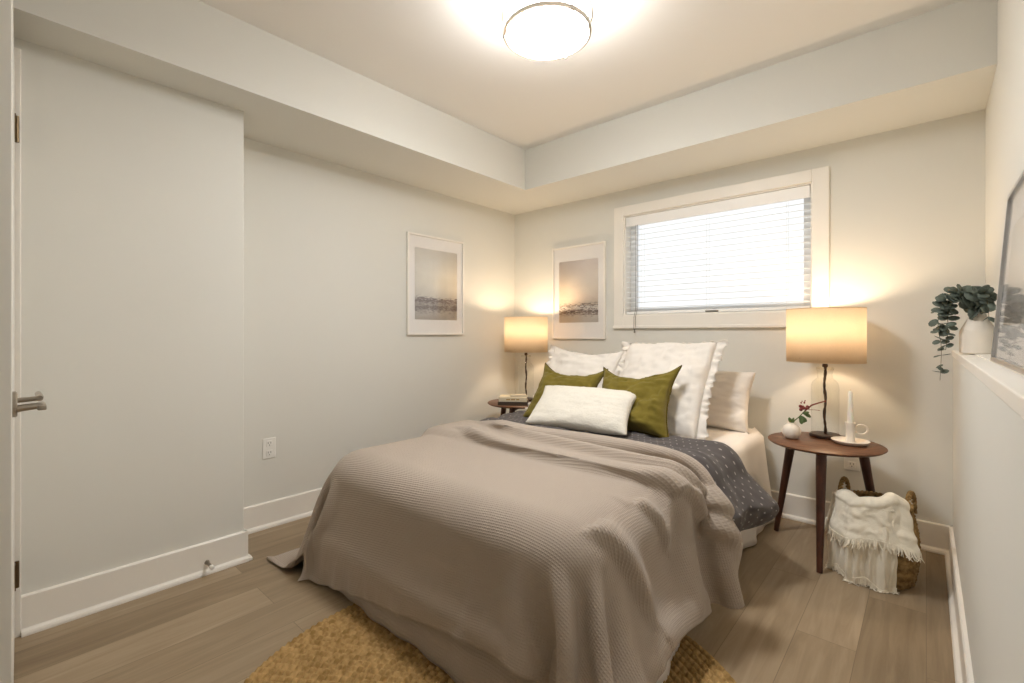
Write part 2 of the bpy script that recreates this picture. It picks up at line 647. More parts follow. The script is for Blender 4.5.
m = MB(); m.box(-4.0, 0.6, YF - 0.1, YB + 0.15, -0.06, 0); struct(m.build('floor', M['floor'], smooth=False))
m = MB(); m.box(-4.0, 0.6, YF - 0.1, YB + 0.15, ZC, ZC + 0.1); struct(m.build('ceiling', M['ceil'], smooth=False))
# dropped soffit along the left and back walls (one L-shaped drywall box)
m = MB()
m.prism([(XL - 0.05, YF), (-2.244, YF), (-2.244, 2.668), (XR + 0.05, 2.668), (XR + 0.05, YB + 0.05), (XL - 0.05, YB + 0.05)], 'z', ZS, ZC + 0.02)
so = struct(m.build('ceiling_soffit', M['wall'], smooth=False))

m = MB()
m.box(XL - 0.15, XL, 0.80, YB + 0.1, 0, ZS + 0.05)
m.box(XL - 0.05, XB, 0.02, YC, 0, ZS + 0.05, bev=0.004)
m.box(XL - 0.05, XB, -0.80, 0.02, 2.06, ZS + 0.05)             # over the doorway
m.box(XL - 0.05, XB, YF - 0.1, -0.80, 0, ZS + 0.05)
struct(m.build('wall_left', M['wall'], smooth=False))
# hall beyond the doorway
m = MB(); m.box(-4.0, -3.9, YF - 0.1, 0.84, 0, ZC); m.box(-3.9, XL, 0.75, 0.82, 0, ZC); struct(m.build('wall_hall', M['wall'], smooth=False))
m = MB(); m.box(-4.0, 0.6, YF - 0.1, YF, 0, ZC); struct(m.build('wall_front', M['wall'], smooth=False))

WX0, WX1, WZ0, WZ1 = -1.70, -0.49, 1.225, 1.978                # window opening
m = MB()
m.box(XL - 0.1, WX0, YB, YB + 0.15, 0, ZS + 0.05)
m.box(WX1, 0.6, YB, YB + 0.15, 0, ZS + 0.05)
m.box(WX0, WX1, YB, YB + 0.15, 0, WZ0)
m.box(WX0, WX1, YB, YB + 0.15, WZ1, ZS + 0.05)
struct(m.build('wall_back', M['wall'], smooth=False))
m = MB()
m.box(XR, 0.6, YF, YB + 0.1, LEDGE - 0.03, ZC)
m.box(XH, 0.6, YF, YB + 0.1, 0, LEDGE - 0.03)
struct(m.build('wall_right', M['wall'], smooth=False))

# ledge cap on the half wall, with its slim backing strip
m = MB()
m.box(XH - 0.002, XR, YF, YB, LEDGE - 0.03, LEDGE, bev=0.003)
m.box(XH + 0.045, XR, YF, YB, LEDGE, LEDGE + 0.004, bev=0.001)
struct(m.build('trim_1', M['trim'], smooth=False))


def baseboard(name, runs):
    m = MB()
    for (ax, a, b, wall, sgn) in runs:
        # profile in (distance from wall, z): board with eased top, shoe moulding at the foot
        prof = [(0, 0), (0.030, 0), (0.030, 0.008), (0.026, 0.016), (0.016, 0.021), (0.014, 0.024), (0.014, 0.138), (0.010, 0.143), (0, 0.143)]
        poly = [(wall + sgn * d, z) for d, z in prof]
        m.prism(poly, ax, a, b)
    if name == 'baseboard_left':       # mitre block of the shoe moulding
        m.box(XB + 0.0135, XB + 0.0295, YC + 0.0135, YC + 0.0295, 0, 0.014, bev=0.003)
        m.box(XB + 0.0135, XB + 0.0295, YC - 0.02, YC + 0.0137, 0, 0.014)
        m.box(XB - 0.02, XB + 0.0137, YC + 0.0135, YC + 0.0295, 0, 0.014)
    o = m.build(name, M['trim'], smooth=False)
    return struct(o)


baseboard('baseboard_left', [('y', YC + 0.03, YB, XL, 1), ('y', 0.075, YC + 0.0138, XB, 1), ('x', XL, XB + 0.0142, YC, 1)])
baseboard('baseboard_back', [('x', XL, XH, YB, -1)])
baseboard('baseboard_right', [('y', YF, YB, XH, -1)])

# ------------------------------------------------------------------ window
win = bpy.data.objects.new('window_1', None)
COL.objects.link(win)
struct(win)
m = MB()
c0, c1, z0, z1 = -1.772, -0.410, 1.150, 2.046
m.box(c0, WX0 + 0.004, YB - 0.02, YB, z0, z1, bev=0.003)
m.box(WX1 - 0.004, c1, YB - 0.02, YB, z0, z1, bev=0.003)
m.box(WX0 + 0.004, WX1 - 0.004, YB - 0.0195, YB, WZ1 - 0.004, z1, bev=0.003)
m.box(WX0 + 0.004, WX1 - 0.004, YB - 0.0195, YB, z0, WZ0 + 0.004, bev=0.003)
m.box(c0 - 0.006, c1 + 0.006, YB - 0.027, YB, z0 - 0.016, z0 + 0.004, bev=0.003)
struct(m.build('window_casing', M['trim'], win, smooth=False))
m = MB()
yo = YB + 0.15
for q in ((WX0, WX0 + 0.012, YB - 0.001, yo, WZ0, WZ1), (WX1 - 0.012, WX1, YB - 0.001, yo, WZ0, WZ1),
          (WX0 + 0.012, WX1 - 0.012, YB - 0.001, yo, WZ0, WZ0 + 0.012), (WX0 + 0.012, WX1 - 0.012, YB - 0.001, yo, WZ1 - 0.012, WZ1)):
    m.box(*q)
struct(m.build('window_reveal', M['trim'], win, smooth=False))
m = MB()
fy0, fy1 = YB + 0.085, YB + 0.135
for q in ((WX0 + 0.012, WX0 + 0.062, fy0, fy1, WZ0, WZ1), (WX1 - 0.062, WX1 - 0.012, fy0, fy1, WZ0, WZ1),
          (WX0 + 0.06, WX1 - 0.06, fy0 + 0.002, fy1, WZ0 + 0.01, WZ0 + 0.06), (WX0 + 0.06, WX1 - 0.06, fy0 + 0.002, fy1, WZ1 - 0.06, WZ1 - 0.01)):
    m.box(*q, bev=0.004)
struct(m.build('window_frame', M['vinyl'], win, smooth=False))
m = MB(); m.box(WX0 + 0.05, WX1 - 0.05, YB + 0.108, YB + 0.112, WZ0 + 0.05, WZ1 - 0.05)
struct(m.build('window_pane', M['glazing'], win, smooth=False))

# blind
bl = thing('window_blind', 'white horizontal slat blind lowered over the window behind the bed', 'blind', (0, YB, 0))
bx0, bx1 = WX0 + 0.016, WX1 - 0.016
m = MB(); m.box(bx0, bx1, 0.006, 0.018, WZ1 - 0.085, WZ1 - 0.014, bev=0.003); m.box(bx0, bx1, 0.018, 0.06, WZ1 - 0.05, WZ1 - 0.014)
m.build('valance', M['blind'], bl, smooth=False)
m = MB()
zt, zb = WZ1 - 0.095, WZ0 + 0.04
ns = 16
for i in range(ns):
    z = zb + (zt - zb) * (i + 0.6) / ns
    rot = Matrix.Translation((0, 0.036, z)) @ Matrix.Rotation(R(9), 4, 'X')
    prof = [(-0.024, -0.0012), (0, 0.0012), (0.024, -0.0012), (0.024, 0.0012), (0, 0.0036), (-0.024, 0.0012)]
    n0 = len(m.bm.verts)
    m.prism(prof, 'x', bx0 + 0.002, bx1 - 0.002)
    m.bm.verts.ensure_lookup_table()
    bmesh.ops.transform(m.bm, matrix=rot, verts=m.bm.verts[n0:])
m.build('slats', M['blind'], bl, smooth=False)
m = MB(); m.box(bx0, bx1, 0.010, 0.062, WZ0 + 0.014, WZ0 + 0.034, bev=0.004)
m.build('bottom_rail', M['blind'], bl, smooth=False)
for x in (bx0 + 0.12, (bx0 + bx1) / 2, bx1 - 0.12):
    m = MB()
    for y in (0.0105, 0.0615):
        m.tube([(x, y, WZ0 + 0.03), (x, y, WZ1 - 0.06)], 0.0012, 6)
    m.box(x - 0.004, x + 0.004, 0.0105, 0.0615, WZ0 + 0.031, WZ0 + 0.033)
    m.build('ladder_cord', M['white_plastic'], bl)
m = MB()
for dx in (0.082, 0.094):
    m.tube([(bx0 + dx, 0.003, WZ1 - 0.08), (bx0 + dx, -0.002, WZ0 + 0.05), (bx0 + dx, -0.030, WZ0 - 0.01), (bx0 + dx, -0.032, WZ0 - 0.10)], 0.0016, 6)
m.lathe([(0, 0.03), (0.003, 0.03), (0.006, 0.004), (0.005, 0), (0, 0)], 10, (bx0 + 0.088, -0.032, WZ0 - 0.125))
m.build('pull_cord', M['rubber'], bl)
m = MB(); m.box(-1.10, -1.02, -0.006, 0.012, WZ0 + 0.016, WZ0 + 0.026, bev=0.003)
m.build('hold_down_clip', M['rubber'], bl, smooth=False)

# ------------------------------------------------------------------ door on the left, folded back edge-on to the room
dr = bpy.data.objects.new('door_1', None)
COL.objects.link(dr)
struct(dr)
ang = math.atan2(0.036 - 0.058, -1.68 + 2.43)
dr.location = (-2.43, 0.058, 0)
dr.rotation_euler = (0, 0, ang)
m = MB(); m.box(0.004, 0.752, -0.036, 0, 0.008, 2.03, bev=0.002)
struct(m.build('leaf', M['door'], dr, smooth=False))
m = MB()
for z in (0.235, 1.83):
    m.box(-0.002, 0.032, 0.0005, 0.0035, z - 0.045, z + 0.045)
    m.lathe([(0, -0.047), (0.006, -0.047), (0.006, 0.047), (0, 0.047)], 12, (-0.002, 0.006, z))
m.build('hinge', M['tan_pom'], dr)
m = MB()
hx, hz = 0.692, 0.918
m2 = Matrix.Translation((hx, 0, hz)) @ Matrix.Rotation(R(-90), 4, 'X')
n0 = len(m.bm.verts)
m.lathe([(0, 0), (0.033, 0), (0.033, 0.006), (0.030, 0.009), (0.0, 0.009)], 32)
m.bm.verts.ensure_lookup_table()
bmesh.ops.transform(m.bm, matrix=m2, verts=m.bm.verts[n0:])
m.build('handle_rose', M['nickel'], dr)
m = MB()
m.tube([(hx, 0.006, hz + 0.009), (hx, 0.050, hz + 0.011)], [0.0065, 0.006], 16)
m.tube([(hx + 0.006, 0.048, hz + 0.011), (hx - 0.03, 0.050, hz + 0.012), (hx - 0.115, 0.048, hz + 0.013)], [0.0075, 0.0075, 0.0065], 14)
m.tube([(hx, 0.006, hz - 0.012), (hx, 0.038, hz - 0.009), (hx, 0.054, hz - 0.010)], [0.0095, 0.0085, 0.006], 16)
m.box(hx - 0.09, hx + 0.012, 0.044, 0.062, hz - 0.020, hz - 0.008, bev=0.003)
m.build('handle', M['nickel'], dr)
# casing round the doorway
m = MB()
m.box(XB - 0.02, XB + 0.018, 0.0, 0.075, 0, 2.13, bev=0.003)
m.box(XB - 0.02, XB + 0.018, -0.87, -0.80, 0, 2.13, bev=0.003)
m.box(XB - 0.02, XB + 0.018, -0.80, 0.0, 2.055, 2.13, bev=0.003)
struct(m.build('trim_2', M['trim'], smooth=False))

# ------------------------------------------------------------------ ceiling light
cl = thing('ceiling_light', 'round flush-mount drum ceiling light with nickel rings, switched on', 'ceiling light', (-1.13, 1.48, ZC))
m = MB(); m.lathe([(0, 0), (0.150, 0), (0.150, -0.030), (0.0, -0.030)], 48); m.build('canopy', M['nickel'], cl)
m = MB(); m.lathe([(0.158, -0.030), (0.161, -0.036), (0.161, -0.182)], 64)
m.build('side_glass', M['drum'], cl)
m = MB(); m.lathe([(0.161, -0.182), (0.150, -0.190), (0.10, -0.196), (0, -0.198)], 64)
m.build('diffuser', M['diffuser'], cl)
for z, r_ in ((-0.112, 0.178), (-0.178, 0.171)):
    m = MB(); m.lathe([(r_ - 0.004, -0.007), (r_ + 0.004, -0.007), (r_ + 0.004, 0.007), (r_ - 0.004, 0.007), (r_ - 0.004, -0.007)], 64)
    m.bm.transform(Matrix.Translation((0, 0, z)))
    m.build('ring', M['nickel'], cl)
for k in range(3):
    an = R(100 + 120 * k)
    m = MB(); m.tube([(0.173 * math.cos(an), 0.173 * math.sin(an), -0.002), (0.173 * math.cos(an), 0.173 * math.sin(an), -0.184)], 0.0036, 8)
    m.ball((0.173 * math.cos(an), 0.173 * math.sin(an), -0.187), 0.006)
    m.build('post', M['nickel'], cl)

# ------------------------------------------------------------------ pictures
def picture(name, label, loc, rotz, w, h, frame_w, mat_w, art, frame_mat, lean=0.0, mat_bottom=None, mat_top=None, depth=0.022):
    t = thing(name, label, 'picture', loc)
    t.rotation_euler = (lean, 0, rotz)
    fb = frame_w
    m = MB()
    m.box(-w / 2, w / 2, -depth, 0, h - fb, h, bev=0.0015)
    m.box(-w / 2, w / 2, -depth, 0, 0, fb, bev=0.0015)
    m.box(-w / 2, -w / 2 + fb, -depth, 0, fb - 0.001, h - fb + 0.001, bev=0.0015)
    m.box(w / 2 - fb, w / 2, -depth, 0, fb - 0.001, h - fb + 0.001, bev=0.0015)
    m.build('frame', frame_mat, t, smooth=False)
    m = MB(); m.box(-w / 2 + fb, w / 2 - fb, -depth * 0.45, -0.002, fb, h - fb)
    m.build('mount', M['paper'], t, smooth=False)
    a0, a1 = -w / 2 + fb + mat_w, w / 2 - fb - mat_w
    b0, b1 = fb + (mat_bottom or mat_w), h - fb - (mat_top or mat_w)
    y = -depth * 0.45 - 0.0012
    co = np.array([[(a0, y, b0), (a1, y, b0)], [(a0, y, b1), (a1, y, b1)]])
    uv = np.array([[(0, 0), (1, 0)], [(0, 1), (1, 1)]])
    pr = grid_obj('print', co, art, t, uv)
    sm = pr.modifiers.new('thickness', 'SOLIDIFY')
    sm.thickness = 0.001
    sm.offset = 0
    m = MB(); m.box(-w / 2 + fb * 0.8, w / 2 - fb * 0.8, -depth * 0.78, -depth * 0.70, fb * 0.8, h - fb * 0.8)
    m.build('glass', M['picture_glass'], t, smooth=False)
    return t


picture('framed_art', 'white framed moody grey landscape wash hanging alone on the wall beside the bed', (XL + 0.001, 2.262, 1.086), R(90), 0.545, 0.742, 0.014, 0.055, M['art_grey'], M['trim'], mat_bottom=0.10, mat_top=0.086)
picture('framed_art', 'white framed warm toned landscape wash hanging above the bed next to the window', (-2.101, YB - 0.001, 1.053), 0, 0.505, 0.757, 0.014, 0.052, M['art_warm'], M['trim'], mat_bottom=0.118, mat_top=0.108)
picture('framed_art', 'large silver framed picture leaning on the ledge beside the white vase', (0.158, 1.525, LEDGE + 0.0045), R(-90), 0.80, 0.470, 0.012, 0.09, M['art_pale'], M['silver'], lean=R(-4.2), depth=0.02)

# ------------------------------------------------------------------ outlets and door stop
def outlet(loc, rotz, label):
    t = thing('wall_outlet', label, 'outlet', loc, rotz, 'wall outlets')
    m = MB(); m.box(-0.036, 0.036, -0.006, 0, -0.058, 0.058, bev=0.003); m.build('cover_plate', M['white_plastic'], t, smooth=False)
    for zz in (0.027, -0.027):
        m = MB(); m.box(-0.017, 0.017, -0.008, -0.005, zz - 0.017, zz + 0.017, bev=0.002)
        s = m.build('socket', M['white_plastic'], t, smooth=False)
        m = MB()
        for xx in (-0.007, 0.007):
            m.box(xx - 0.0012, xx + 0.0012, -0.0086, -0.0079, zz - 0.001, zz + 0.009)
        m.box(-0.002, 0.002, -0.0086, -0.0079, zz - 0.011, zz - 0.006)
        m.build('slots', M['dark_slot'], s, smooth=False)
    return t


outlet((XL, 1.056, 0.445), R(90), 'white duplex wall outlet on the bare wall near the foot of the bed')
outlet((-0.307, YB, 0.40), 0, 'white duplex wall outlet low on the back wall behind the bedside table and basket')

ds = thing('door_stop', 'small spring door stop sticking out from the baseboard near the door', 'door stop', (XB + 0.014, 0.66, 0.052), R(-90))
m = MB(); m.bm.transform(Matrix.Identity(4)); m.lathe([(0, 0), (0.011, 0), (0.009, 0.006), (0, 0.006)], 16); m.bm.transform(Matrix.Rotation(R(90), 4, 'X') @ Matrix.Rotation(R(180), 4, 'X'))
m.bm.transform(Matrix.Rotation(0, 4, 'Z')); m.build('base', M['nickel'], ds)
sp = [(0.0055 * math.cos(k * 0.7), 0.004 + k * 0.0006, 0.0055 * math.sin(k * 0.7)) for k in range(90)]
m = MB(); m.tube(sp, 0.0014, 6); m.build('spring', M['nickel'], ds)
m = MB(); m.tube([(0, 0.056, 0), (0, 0.059, 0), (0, 0.074, 0), (0, 0.076, 0)], [0.006, 0.009, 0.009, 0.006], 14); m.build('tip', M['white_plastic'], ds)

# ------------------------------------------------------------------ round braided rug
def make_rug():
    cx, cy, Rr, pitch = -0.946, 0.957, 0.778, 0.024
    nr = int(Rr / pitch)
    sub = 6
    na = 1100
    th = np.linspace(0, 2 * np.pi, na, endpoint=False)
    rows = []
    for i in range(nr * sub + 1):
        r = Rr - i * pitch / sub
        ring = i // sub
        ph = (i % sub) / sub
        prof = abs(math.sin(math.pi * ph)) ** 0.7
        nb = 2 * max(3, int(np.pi * max(Rr - ring * pitch, 0.02) / 0.026))
        skew = abs(ph - 0.5) * 2.6
        bead = np.abs(np.sin(th * nb / 2 + skew + ring * 1.7)) ** 0.6
        z = 0.003 + 0.015 * prof * (0.12 + 0.88 * bead)
        rr = r + 0.0025 * np.sin(th * 7 + 1.3) * (r / Rr)
        rows.append(np.stack([rr * np.cos(th), rr * np.sin(th), z], 1))
    edge = rows[0].copy(); edge[:, 2] = 0.001
    rows.insert(0, edge)
    o = grid_obj('round_rug', np.array(rows), M['jute'], None, None, True)
    o.location = (cx, cy, 0)
    tag(o, 'round braided golden jute rug on the floor under the foot of the bed', 'rug')


make_rug()

# ------------------------------------------------------------------ bed
BX0, BX1, BY0, BY1, BZ = -2.055, -0.735, 1.055, 3.10, 0.525
bed = thing('bed', 'low double bed with no headboard against the back wall', 'bed', ((BX0 + BX1) / 2, (BY0 + BY1) / 2, 0))
ox, oy = bed.location.x, bed.location.y
m = MB(); m.box(BX0 + 0.02 - ox, BX1 - 0.02 - ox, BY0 + 0.03 - oy, BY1 - 0.02 - oy, 0.10, 0.30, bev=0.012); m.build('box_base', M['white_sheet'], bed)
for sx in (BX0 + 0.09, BX1 - 0.09):
    for sy in (BY0 + 0.12, BY1 - 0.12):
        m = MB(); m.tube([(sx - ox, sy - oy, 0.002), (sx - ox, sy - oy, 0.11)], [0.02, 0.026], 14); m.build('leg', M['walnut_leg'], bed)
m = MB(); m.box(BX0 - ox, BX1 - ox, BY0 - oy, BY1 - oy, 0.295, BZ, bev=0.055, seg=5)
m.build('mattress', M['white_sheet'], bed)
# white valance sheet hanging from the open side to the floor
n1, n2 = 140, 16
co = np.zeros((n2, n1, 3))
uvv = np.zeros((n2, n1, 2))
for j in range(n2):
    s = j / (n2 - 1)
    for i in range(n1):
        y = 1.09 + (BY1 - 0.03 - 1.09) * i / (n1 - 1)
        flare = 0.055 * min(1, max(0.1, (y - 1.10) / 0.25)) + 0.065 * s * s * math.exp(-((y - 1.38) / 0.20) ** 2)
        wv = 0.010 * math.sin(y * 17 + 0.6) + 0.008 * math.sin(y * 31 + 2) + 0.012 * noise.noise((y * 5, s, 4))
        x = BX1 + 0.004 + flare * s ** 1.1 + wv * s
        z = 0.515 - (0.515 - 0.012) * s
        if j == 0:
            x, z = BX1 - 0.04, 0.529
        co[j, i] = (x - ox, y - oy, z)
        uvv[j, i] = (y, s * 0.5)
o = grid_obj('bed_skirt', co, M['white_sheet'], bed, uvv)
q = o.modifiers.new('thickness', 'SOLIDIFY'); q.thickness = 0.003


# ------------------------------------------------------------------ charcoal dotted duvet
def fbm(x, y, z=0.0):
    return noise.fractal(Vector((x, y, z)), 0.9, 2.0, 4)


def make_duvet():
    # cross section runs over the bed: down one side, across the top, down the other; each end rolls under
    ya, yb = 1.68, 2.47
    nu, nv = 210, 64
    hangL, hangR = 0.30, 0.275
    top = BX1 - BX0
    rc = 0.06
    def body(s):
        # s measured along the body, 0 at the start of the top's flat part; returns point, normal (x, z)
        L = top - 2 * rc
        q = rc * math.pi / 2
        if s < -q:
            return (BX0, BZ - rc + (s + q)), (-1, 0)
        if s < 0:
            a = math.pi / 2 + (-s / q) * math.pi / 2
            return (BX0 + rc + rc * math.cos(a), BZ - rc + rc * math.sin(a)), (math.cos(a), math.sin(a))
        if s <= L:
            return (BX0 + rc + s, BZ), (0, 1)
        if s <= L + q:
            a = math.pi / 2 - (s - L) / q * math.pi / 2
            return (BX1 - rc + rc * math.cos(a), BZ - rc + rc * math.sin(a)), (math.cos(a), math.sin(a))
        return (BX1, BZ - rc - (s - L - q)), (1, 0)
    s0, s1 = -hangL - rc, top - 2 * rc + hangR + rc
    co = np.zeros((nv, nu, 3)); uv = np.zeros((nv, nu, 2))
    for j in range(nv):
        v = j / (nv - 1)
        for i in range(nu):
            u = i / (nu - 1)
            s = s0 + (s1 - s0) * u
            # head edge slews towards the foot on the open side
            yhead = yb + 0.03 - 0.10 * u + 0.02 * math.sin(u * 9) + (0.08 * max(0, (u - 0.84) / 0.16))
            y = ya + (yhead - ya) * v
            (x, z), (nx, nz) = body(s)
            ev = min(1, (1 - v) / 0.20) if v > 0.5 else 1
            eu = min(1, u / 0.05, (1 - u) / 0.06)
            e = (math.sin(ev * math.pi / 2) ** 0.6) * (math.sin(eu * math.pi / 2) ** 0.6)
            side = max(0.0, min(1.0, (s - (top - 2 * rc)) / 0.2)) if s > 0 else max(0.0, min(1.0, -s / 0.2))
            fr_ = min(1.0, max(0.0, (y - 1.72) / 0.30)) ** 1.3
            puff = 0.006 + (0.25 + 0.75 * fr_) * e * (0.036 + 0.075 * side * fr_ + (0.016 + 0.022 * side) * fbm(x * 4 + 5, y * 5, z * 4) + 0.012 * math.sin(y * 19 + 3 * fbm(x * 2, y * 2)))
            if side > 0:
                puff += fr_ * side * 0.025 * math.sin(y * 11 + 1.0) * (0.4 + 0.6 * eu)
            if s > top - 2 * rc:
                z += side * 0.03 * (v - 0.4) * -1
                puff += 0.085 * side ** 2 * fr_
            co[j, i] = (x + nx * puff, y, z + nz * puff)
            uv[j, i] = (s, y)
    o = grid_obj('duvet', co, M['dots'], None, uv)
    q = o.modifiers.new('thickness', 'SOLIDIFY'); q.thickness = 0.010; q.offset = -1
    q = o.modifiers.new('smooth', 'SUBSURF'); q.levels = q.render_levels = 1
    tag(o, 'charcoal grey duvet with small white dots folded across the bed under the taupe coverlet', 'duvet')


make_duvet()


# ------------------------------------------------------------------ taupe waffle coverlet: cloth relaxed over the bed
def make_coverlet():
    h = 0.021
    X0, X1 = -2.625, -0.205
    nu = int(round((X1 - X0) / h)) + 1
    L = 1.56
    nv = int(round(L / h)) + 1
    U, V = np.meshgrid(np.linspace(0, 1, nu), np.linspace(0, 1, nv))
    RNG = np.random.default_rng(3)
    def yfront(u):
        return 0.560 + 0.34 * np.clip(u - 0.27, 0, 0.45)
    Xf = X0 + (X1 - X0 - (0.085 * np.exp(-((V - 0.52) / 0.24) ** 2) + 0.07 * np.clip(1 - V * 1.2, 0, 1))) * U
    Yf = yfront(U) + (1.875 + 0.085 * U - yfront(U)) * V
    P = np.stack([Xf, Yf, np.full_like(Xf, 0.66)], 2)
    flat = P.copy()
    P[..., 2] += RNG.normal(0, 0.002, P.shape[:2])
    # the foot corner towards the door is split: no cloth there
    live = ~((Xf < BX0 - 0.03) & (Yf < 0.80))
    hold = (Xf > BX0 + 0.15) & (Xf < BX1 - 0.15) & (Yf > BY0 + 0.12) & (Yf < 1.48)
    Pf = P.copy()
    vel = np.zeros_like(P)
    hx, hy = (X1 - X0) / (nu - 1), L / (nv - 1)
    def box_push(P, lo, hi, rad):
        c = (lo + hi) / 2; e = (hi - lo) / 2 - rad
        q = P - c
        a = np.abs(q) - e
        outside = np.maximum(a, 0)
        dl = np.linalg.norm(outside, axis=2)
        inner = np.minimum(a.max(axis=2), 0)
        sd = dl + inner - rad
        hit = sd < 0.006
        n = np.zeros_like(P)
        ok = dl > 1e-6
        n[ok] = (outside * np.sign(q))[ok] / dl[ok][:, None]
        bad = hit & ~ok
        if bad.any():
            ax = a[bad].argmax(axis=1)
            nn = np.zeros((bad.sum(), 3)); nn[np.arange(bad.sum()), ax] = np.sign(q[bad])[np.arange(bad.sum()), ax]
            n[bad] = nn
        return hit, n, sd
    boxes = [(np.array([BX0 + 0.02, BY0 - 0.085, -0.2]), np.array([BX1 - 0.02, BY1, 0.27]), 0.09),
             (np.array([BX0 - 0.035, BY0 - 0.03, 0.02]), np.array([BX1 + 0.062, BY1 + 0.4, BZ + 0.022]), 0.13),
             (np.array([BX1 - 0.3, BY0 + 0.02, -0.2]), np.array([BX1 + 0.165, 1.72, 0.22]), 0.07),
             (np.array([BX0 - 0.05, 1.56, 0.2]), np.array([BX1 + 0.095, BY1 + 0.4, BZ + 0.052]), 0.085)]
    cons = []
    def add(di, dj, stiff):
        A = (slice(max(0, -dj), nv - max(0, dj)), slice(max(0, -di), nu - max(0, di)))
        B = (slice(max(0, dj), nv + min(0, dj) if dj < 0 else nv), slice(max(0, di), nu + min(0, di) if di < 0 else nu))
        rest = np.linalg.norm(flat[B] - flat[A], axis=2)
        cons.append((A, B, rest, stiff * (live[A] & live[B])))
    add(1, 0, 1.0); add(0, 1, 1.0); add(1, 1, 0.35); add(-1, 1, 0.35); add(2, 0, 0.12); add(0, 2, 0.12); add(4, 0, 0.05); add(0, 4, 0.05)
    def project(P, scale):
        D = np.zeros_like(P); Wt = np.zeros(P.shape[:2])
        for A, B, rest, st in cons:
            d = P[B] - P[A]
            l = np.linalg.norm(d, axis=2) + 1e-9
            f = (l - rest) / l * 0.5 * st
            f = np.where(l < rest, f * 0.6, f)
            cc = d * f[..., None]
            D[A] += cc; D[B] -= cc
            Wt[A] += st; Wt[B] += st
        return P + scale * D / np.maximum(Wt, 1e-6)[..., None]
    # top edge is gathered back to this line (pulled further down on the open side)
    def ytop(x):
        t = np.clip((x + 1.99) / 1.33, -0.2, 1.2)
        return 1.880 - 0.07 * t
    sub = 10
    dt = 1 / 60 / sub
    NF = 150
    for fr in range(NF):
        pull = min(1.0, fr / 90)
        for k in range(sub):
            old = P.copy()
            vel[..., 2] -= 9.8 * dt
            P = P + vel * dt
            for it in range(2):
                P = project(P, 1.45)
            P[..., :2] = np.where(hold[..., None], P[..., :2] + (Pf - P)[..., :2] * 0.05, P[..., :2])
            # gather the head edge: nothing may lie beyond the fold line
            lim = ytop(P[..., 0])
            lim = lim + (1 - pull) * 0.30
            P[..., 1] = np.where(P[..., 1] > lim, P[..., 1] + (lim - P[..., 1]) * 0.3, P[..., 1])
            P[-1, :, 1] += np.clip(lim[-1] - P[-1, :, 1], -1, 0.0)
            for lo, hi, rad in boxes:
                hit, n, sd = box_push(P, lo, hi, rad)
                push = np.where(hit, 0.006 - sd, 0)
                P = P + n * push[..., None]
                # friction
                dv = P - old
                nrm = (dv * n).sum(2, keepdims=True) * n
                tg = dv - nrm
                tl = np.linalg.norm(tg, axis=2)
                kf = np.maximum(0, 1 - 0.55 * push / np.maximum(tl, 1e-9)) * 0.9
                P = np.where(hit[..., None], old + nrm + tg * kf[..., None], P)
            fl = P[..., 2] < 0.010
            P[..., 2] = np.maximum(P[..., 2], 0.010)
            P[..., :2] = np.where(fl[..., None], old[..., :2] + (P - old)[..., :2] * 0.6, P[..., :2])
            P[..., 0] = np.maximum(P[..., 0], XL + 0.035)
            vel = (P - old) / dt * 0.985
            sp = np.linalg.norm(vel, axis=2, keepdims=True)
            vel = np.where(sp > 3, vel * 3 / sp, vel)
    # creased ridges where the cloth has been pulled up the bed: (distance across, distance along) in metres
    ridges = [([(-1.95, 1.70), (-1.72, 1.625), (-1.495, 1.59), (-1.244, 1.575), (-0.977, 1.57), (-0.793, 1.585), (-0.66, 1.61), (-0.562, 1.687), (-0.408, 1.787), (-0.282, 1.823), (-0.12, 1.85)], 0.044, 0.050, 0.018),
              ([(-1.90, 1.86), (-1.65, 1.79), (-1.432, 1.745), (-1.169, 1.718), (-0.904, 1.695), (-0.694, 1.69), (-0.59, 1.73), (-0.47, 1.82), (-0.36, 1.87)], 0.040, 0.042, 0.017),
              ([(-0.80, 1.385), (-0.69, 1.39), (-0.642, 1.407), (-0.544, 1.484), (-0.44, 1.52)], 0.026, 0.035, 0.014),
              ([(-0.72, 1.06), (-0.66, 1.075), (-0.635, 1.115), (-0.573, 1.189), (-0.46, 1.26), (-0.30, 1.32)], 0.040, 0.060, 0.020)]
    def up2(A):
        for ax in (0, 1):
            A = np.moveaxis(A, ax, 0)
            B = np.zeros((2 * A.shape[0] - 1,) + A.shape[1:])
            B[::2] = A; B[1::2] = (A[1:] + A[:-1]) / 2
            B[1:-1] = B[1:-1] * 0.5 + (B[:-2] + B[2:]) * 0.25
            A = np.moveaxis(B, 0, ax)
        return A
    P, U, V = up2(P), up2(U), up2(V)
    live = live.repeat(2, 0).repeat(2, 1)[:P.shape[0], :P.shape[1]]
    du = np.gradient(P, axis=1); dv_ = np.gradient(P, axis=0)
    Nn = np.cross(du, dv_); Nn /= np.linalg.norm(Nn, axis=2, keepdims=True) + 1e-9
    pp = np.where(P[..., 2] > 0.53, np.minimum(P[..., 0], -0.63), np.where(P[..., 0] > -1.3, -0.63 + (0.56 - P[..., 2]), P[..., 0] - 9))
    off = np.zeros(P.shape[:2])
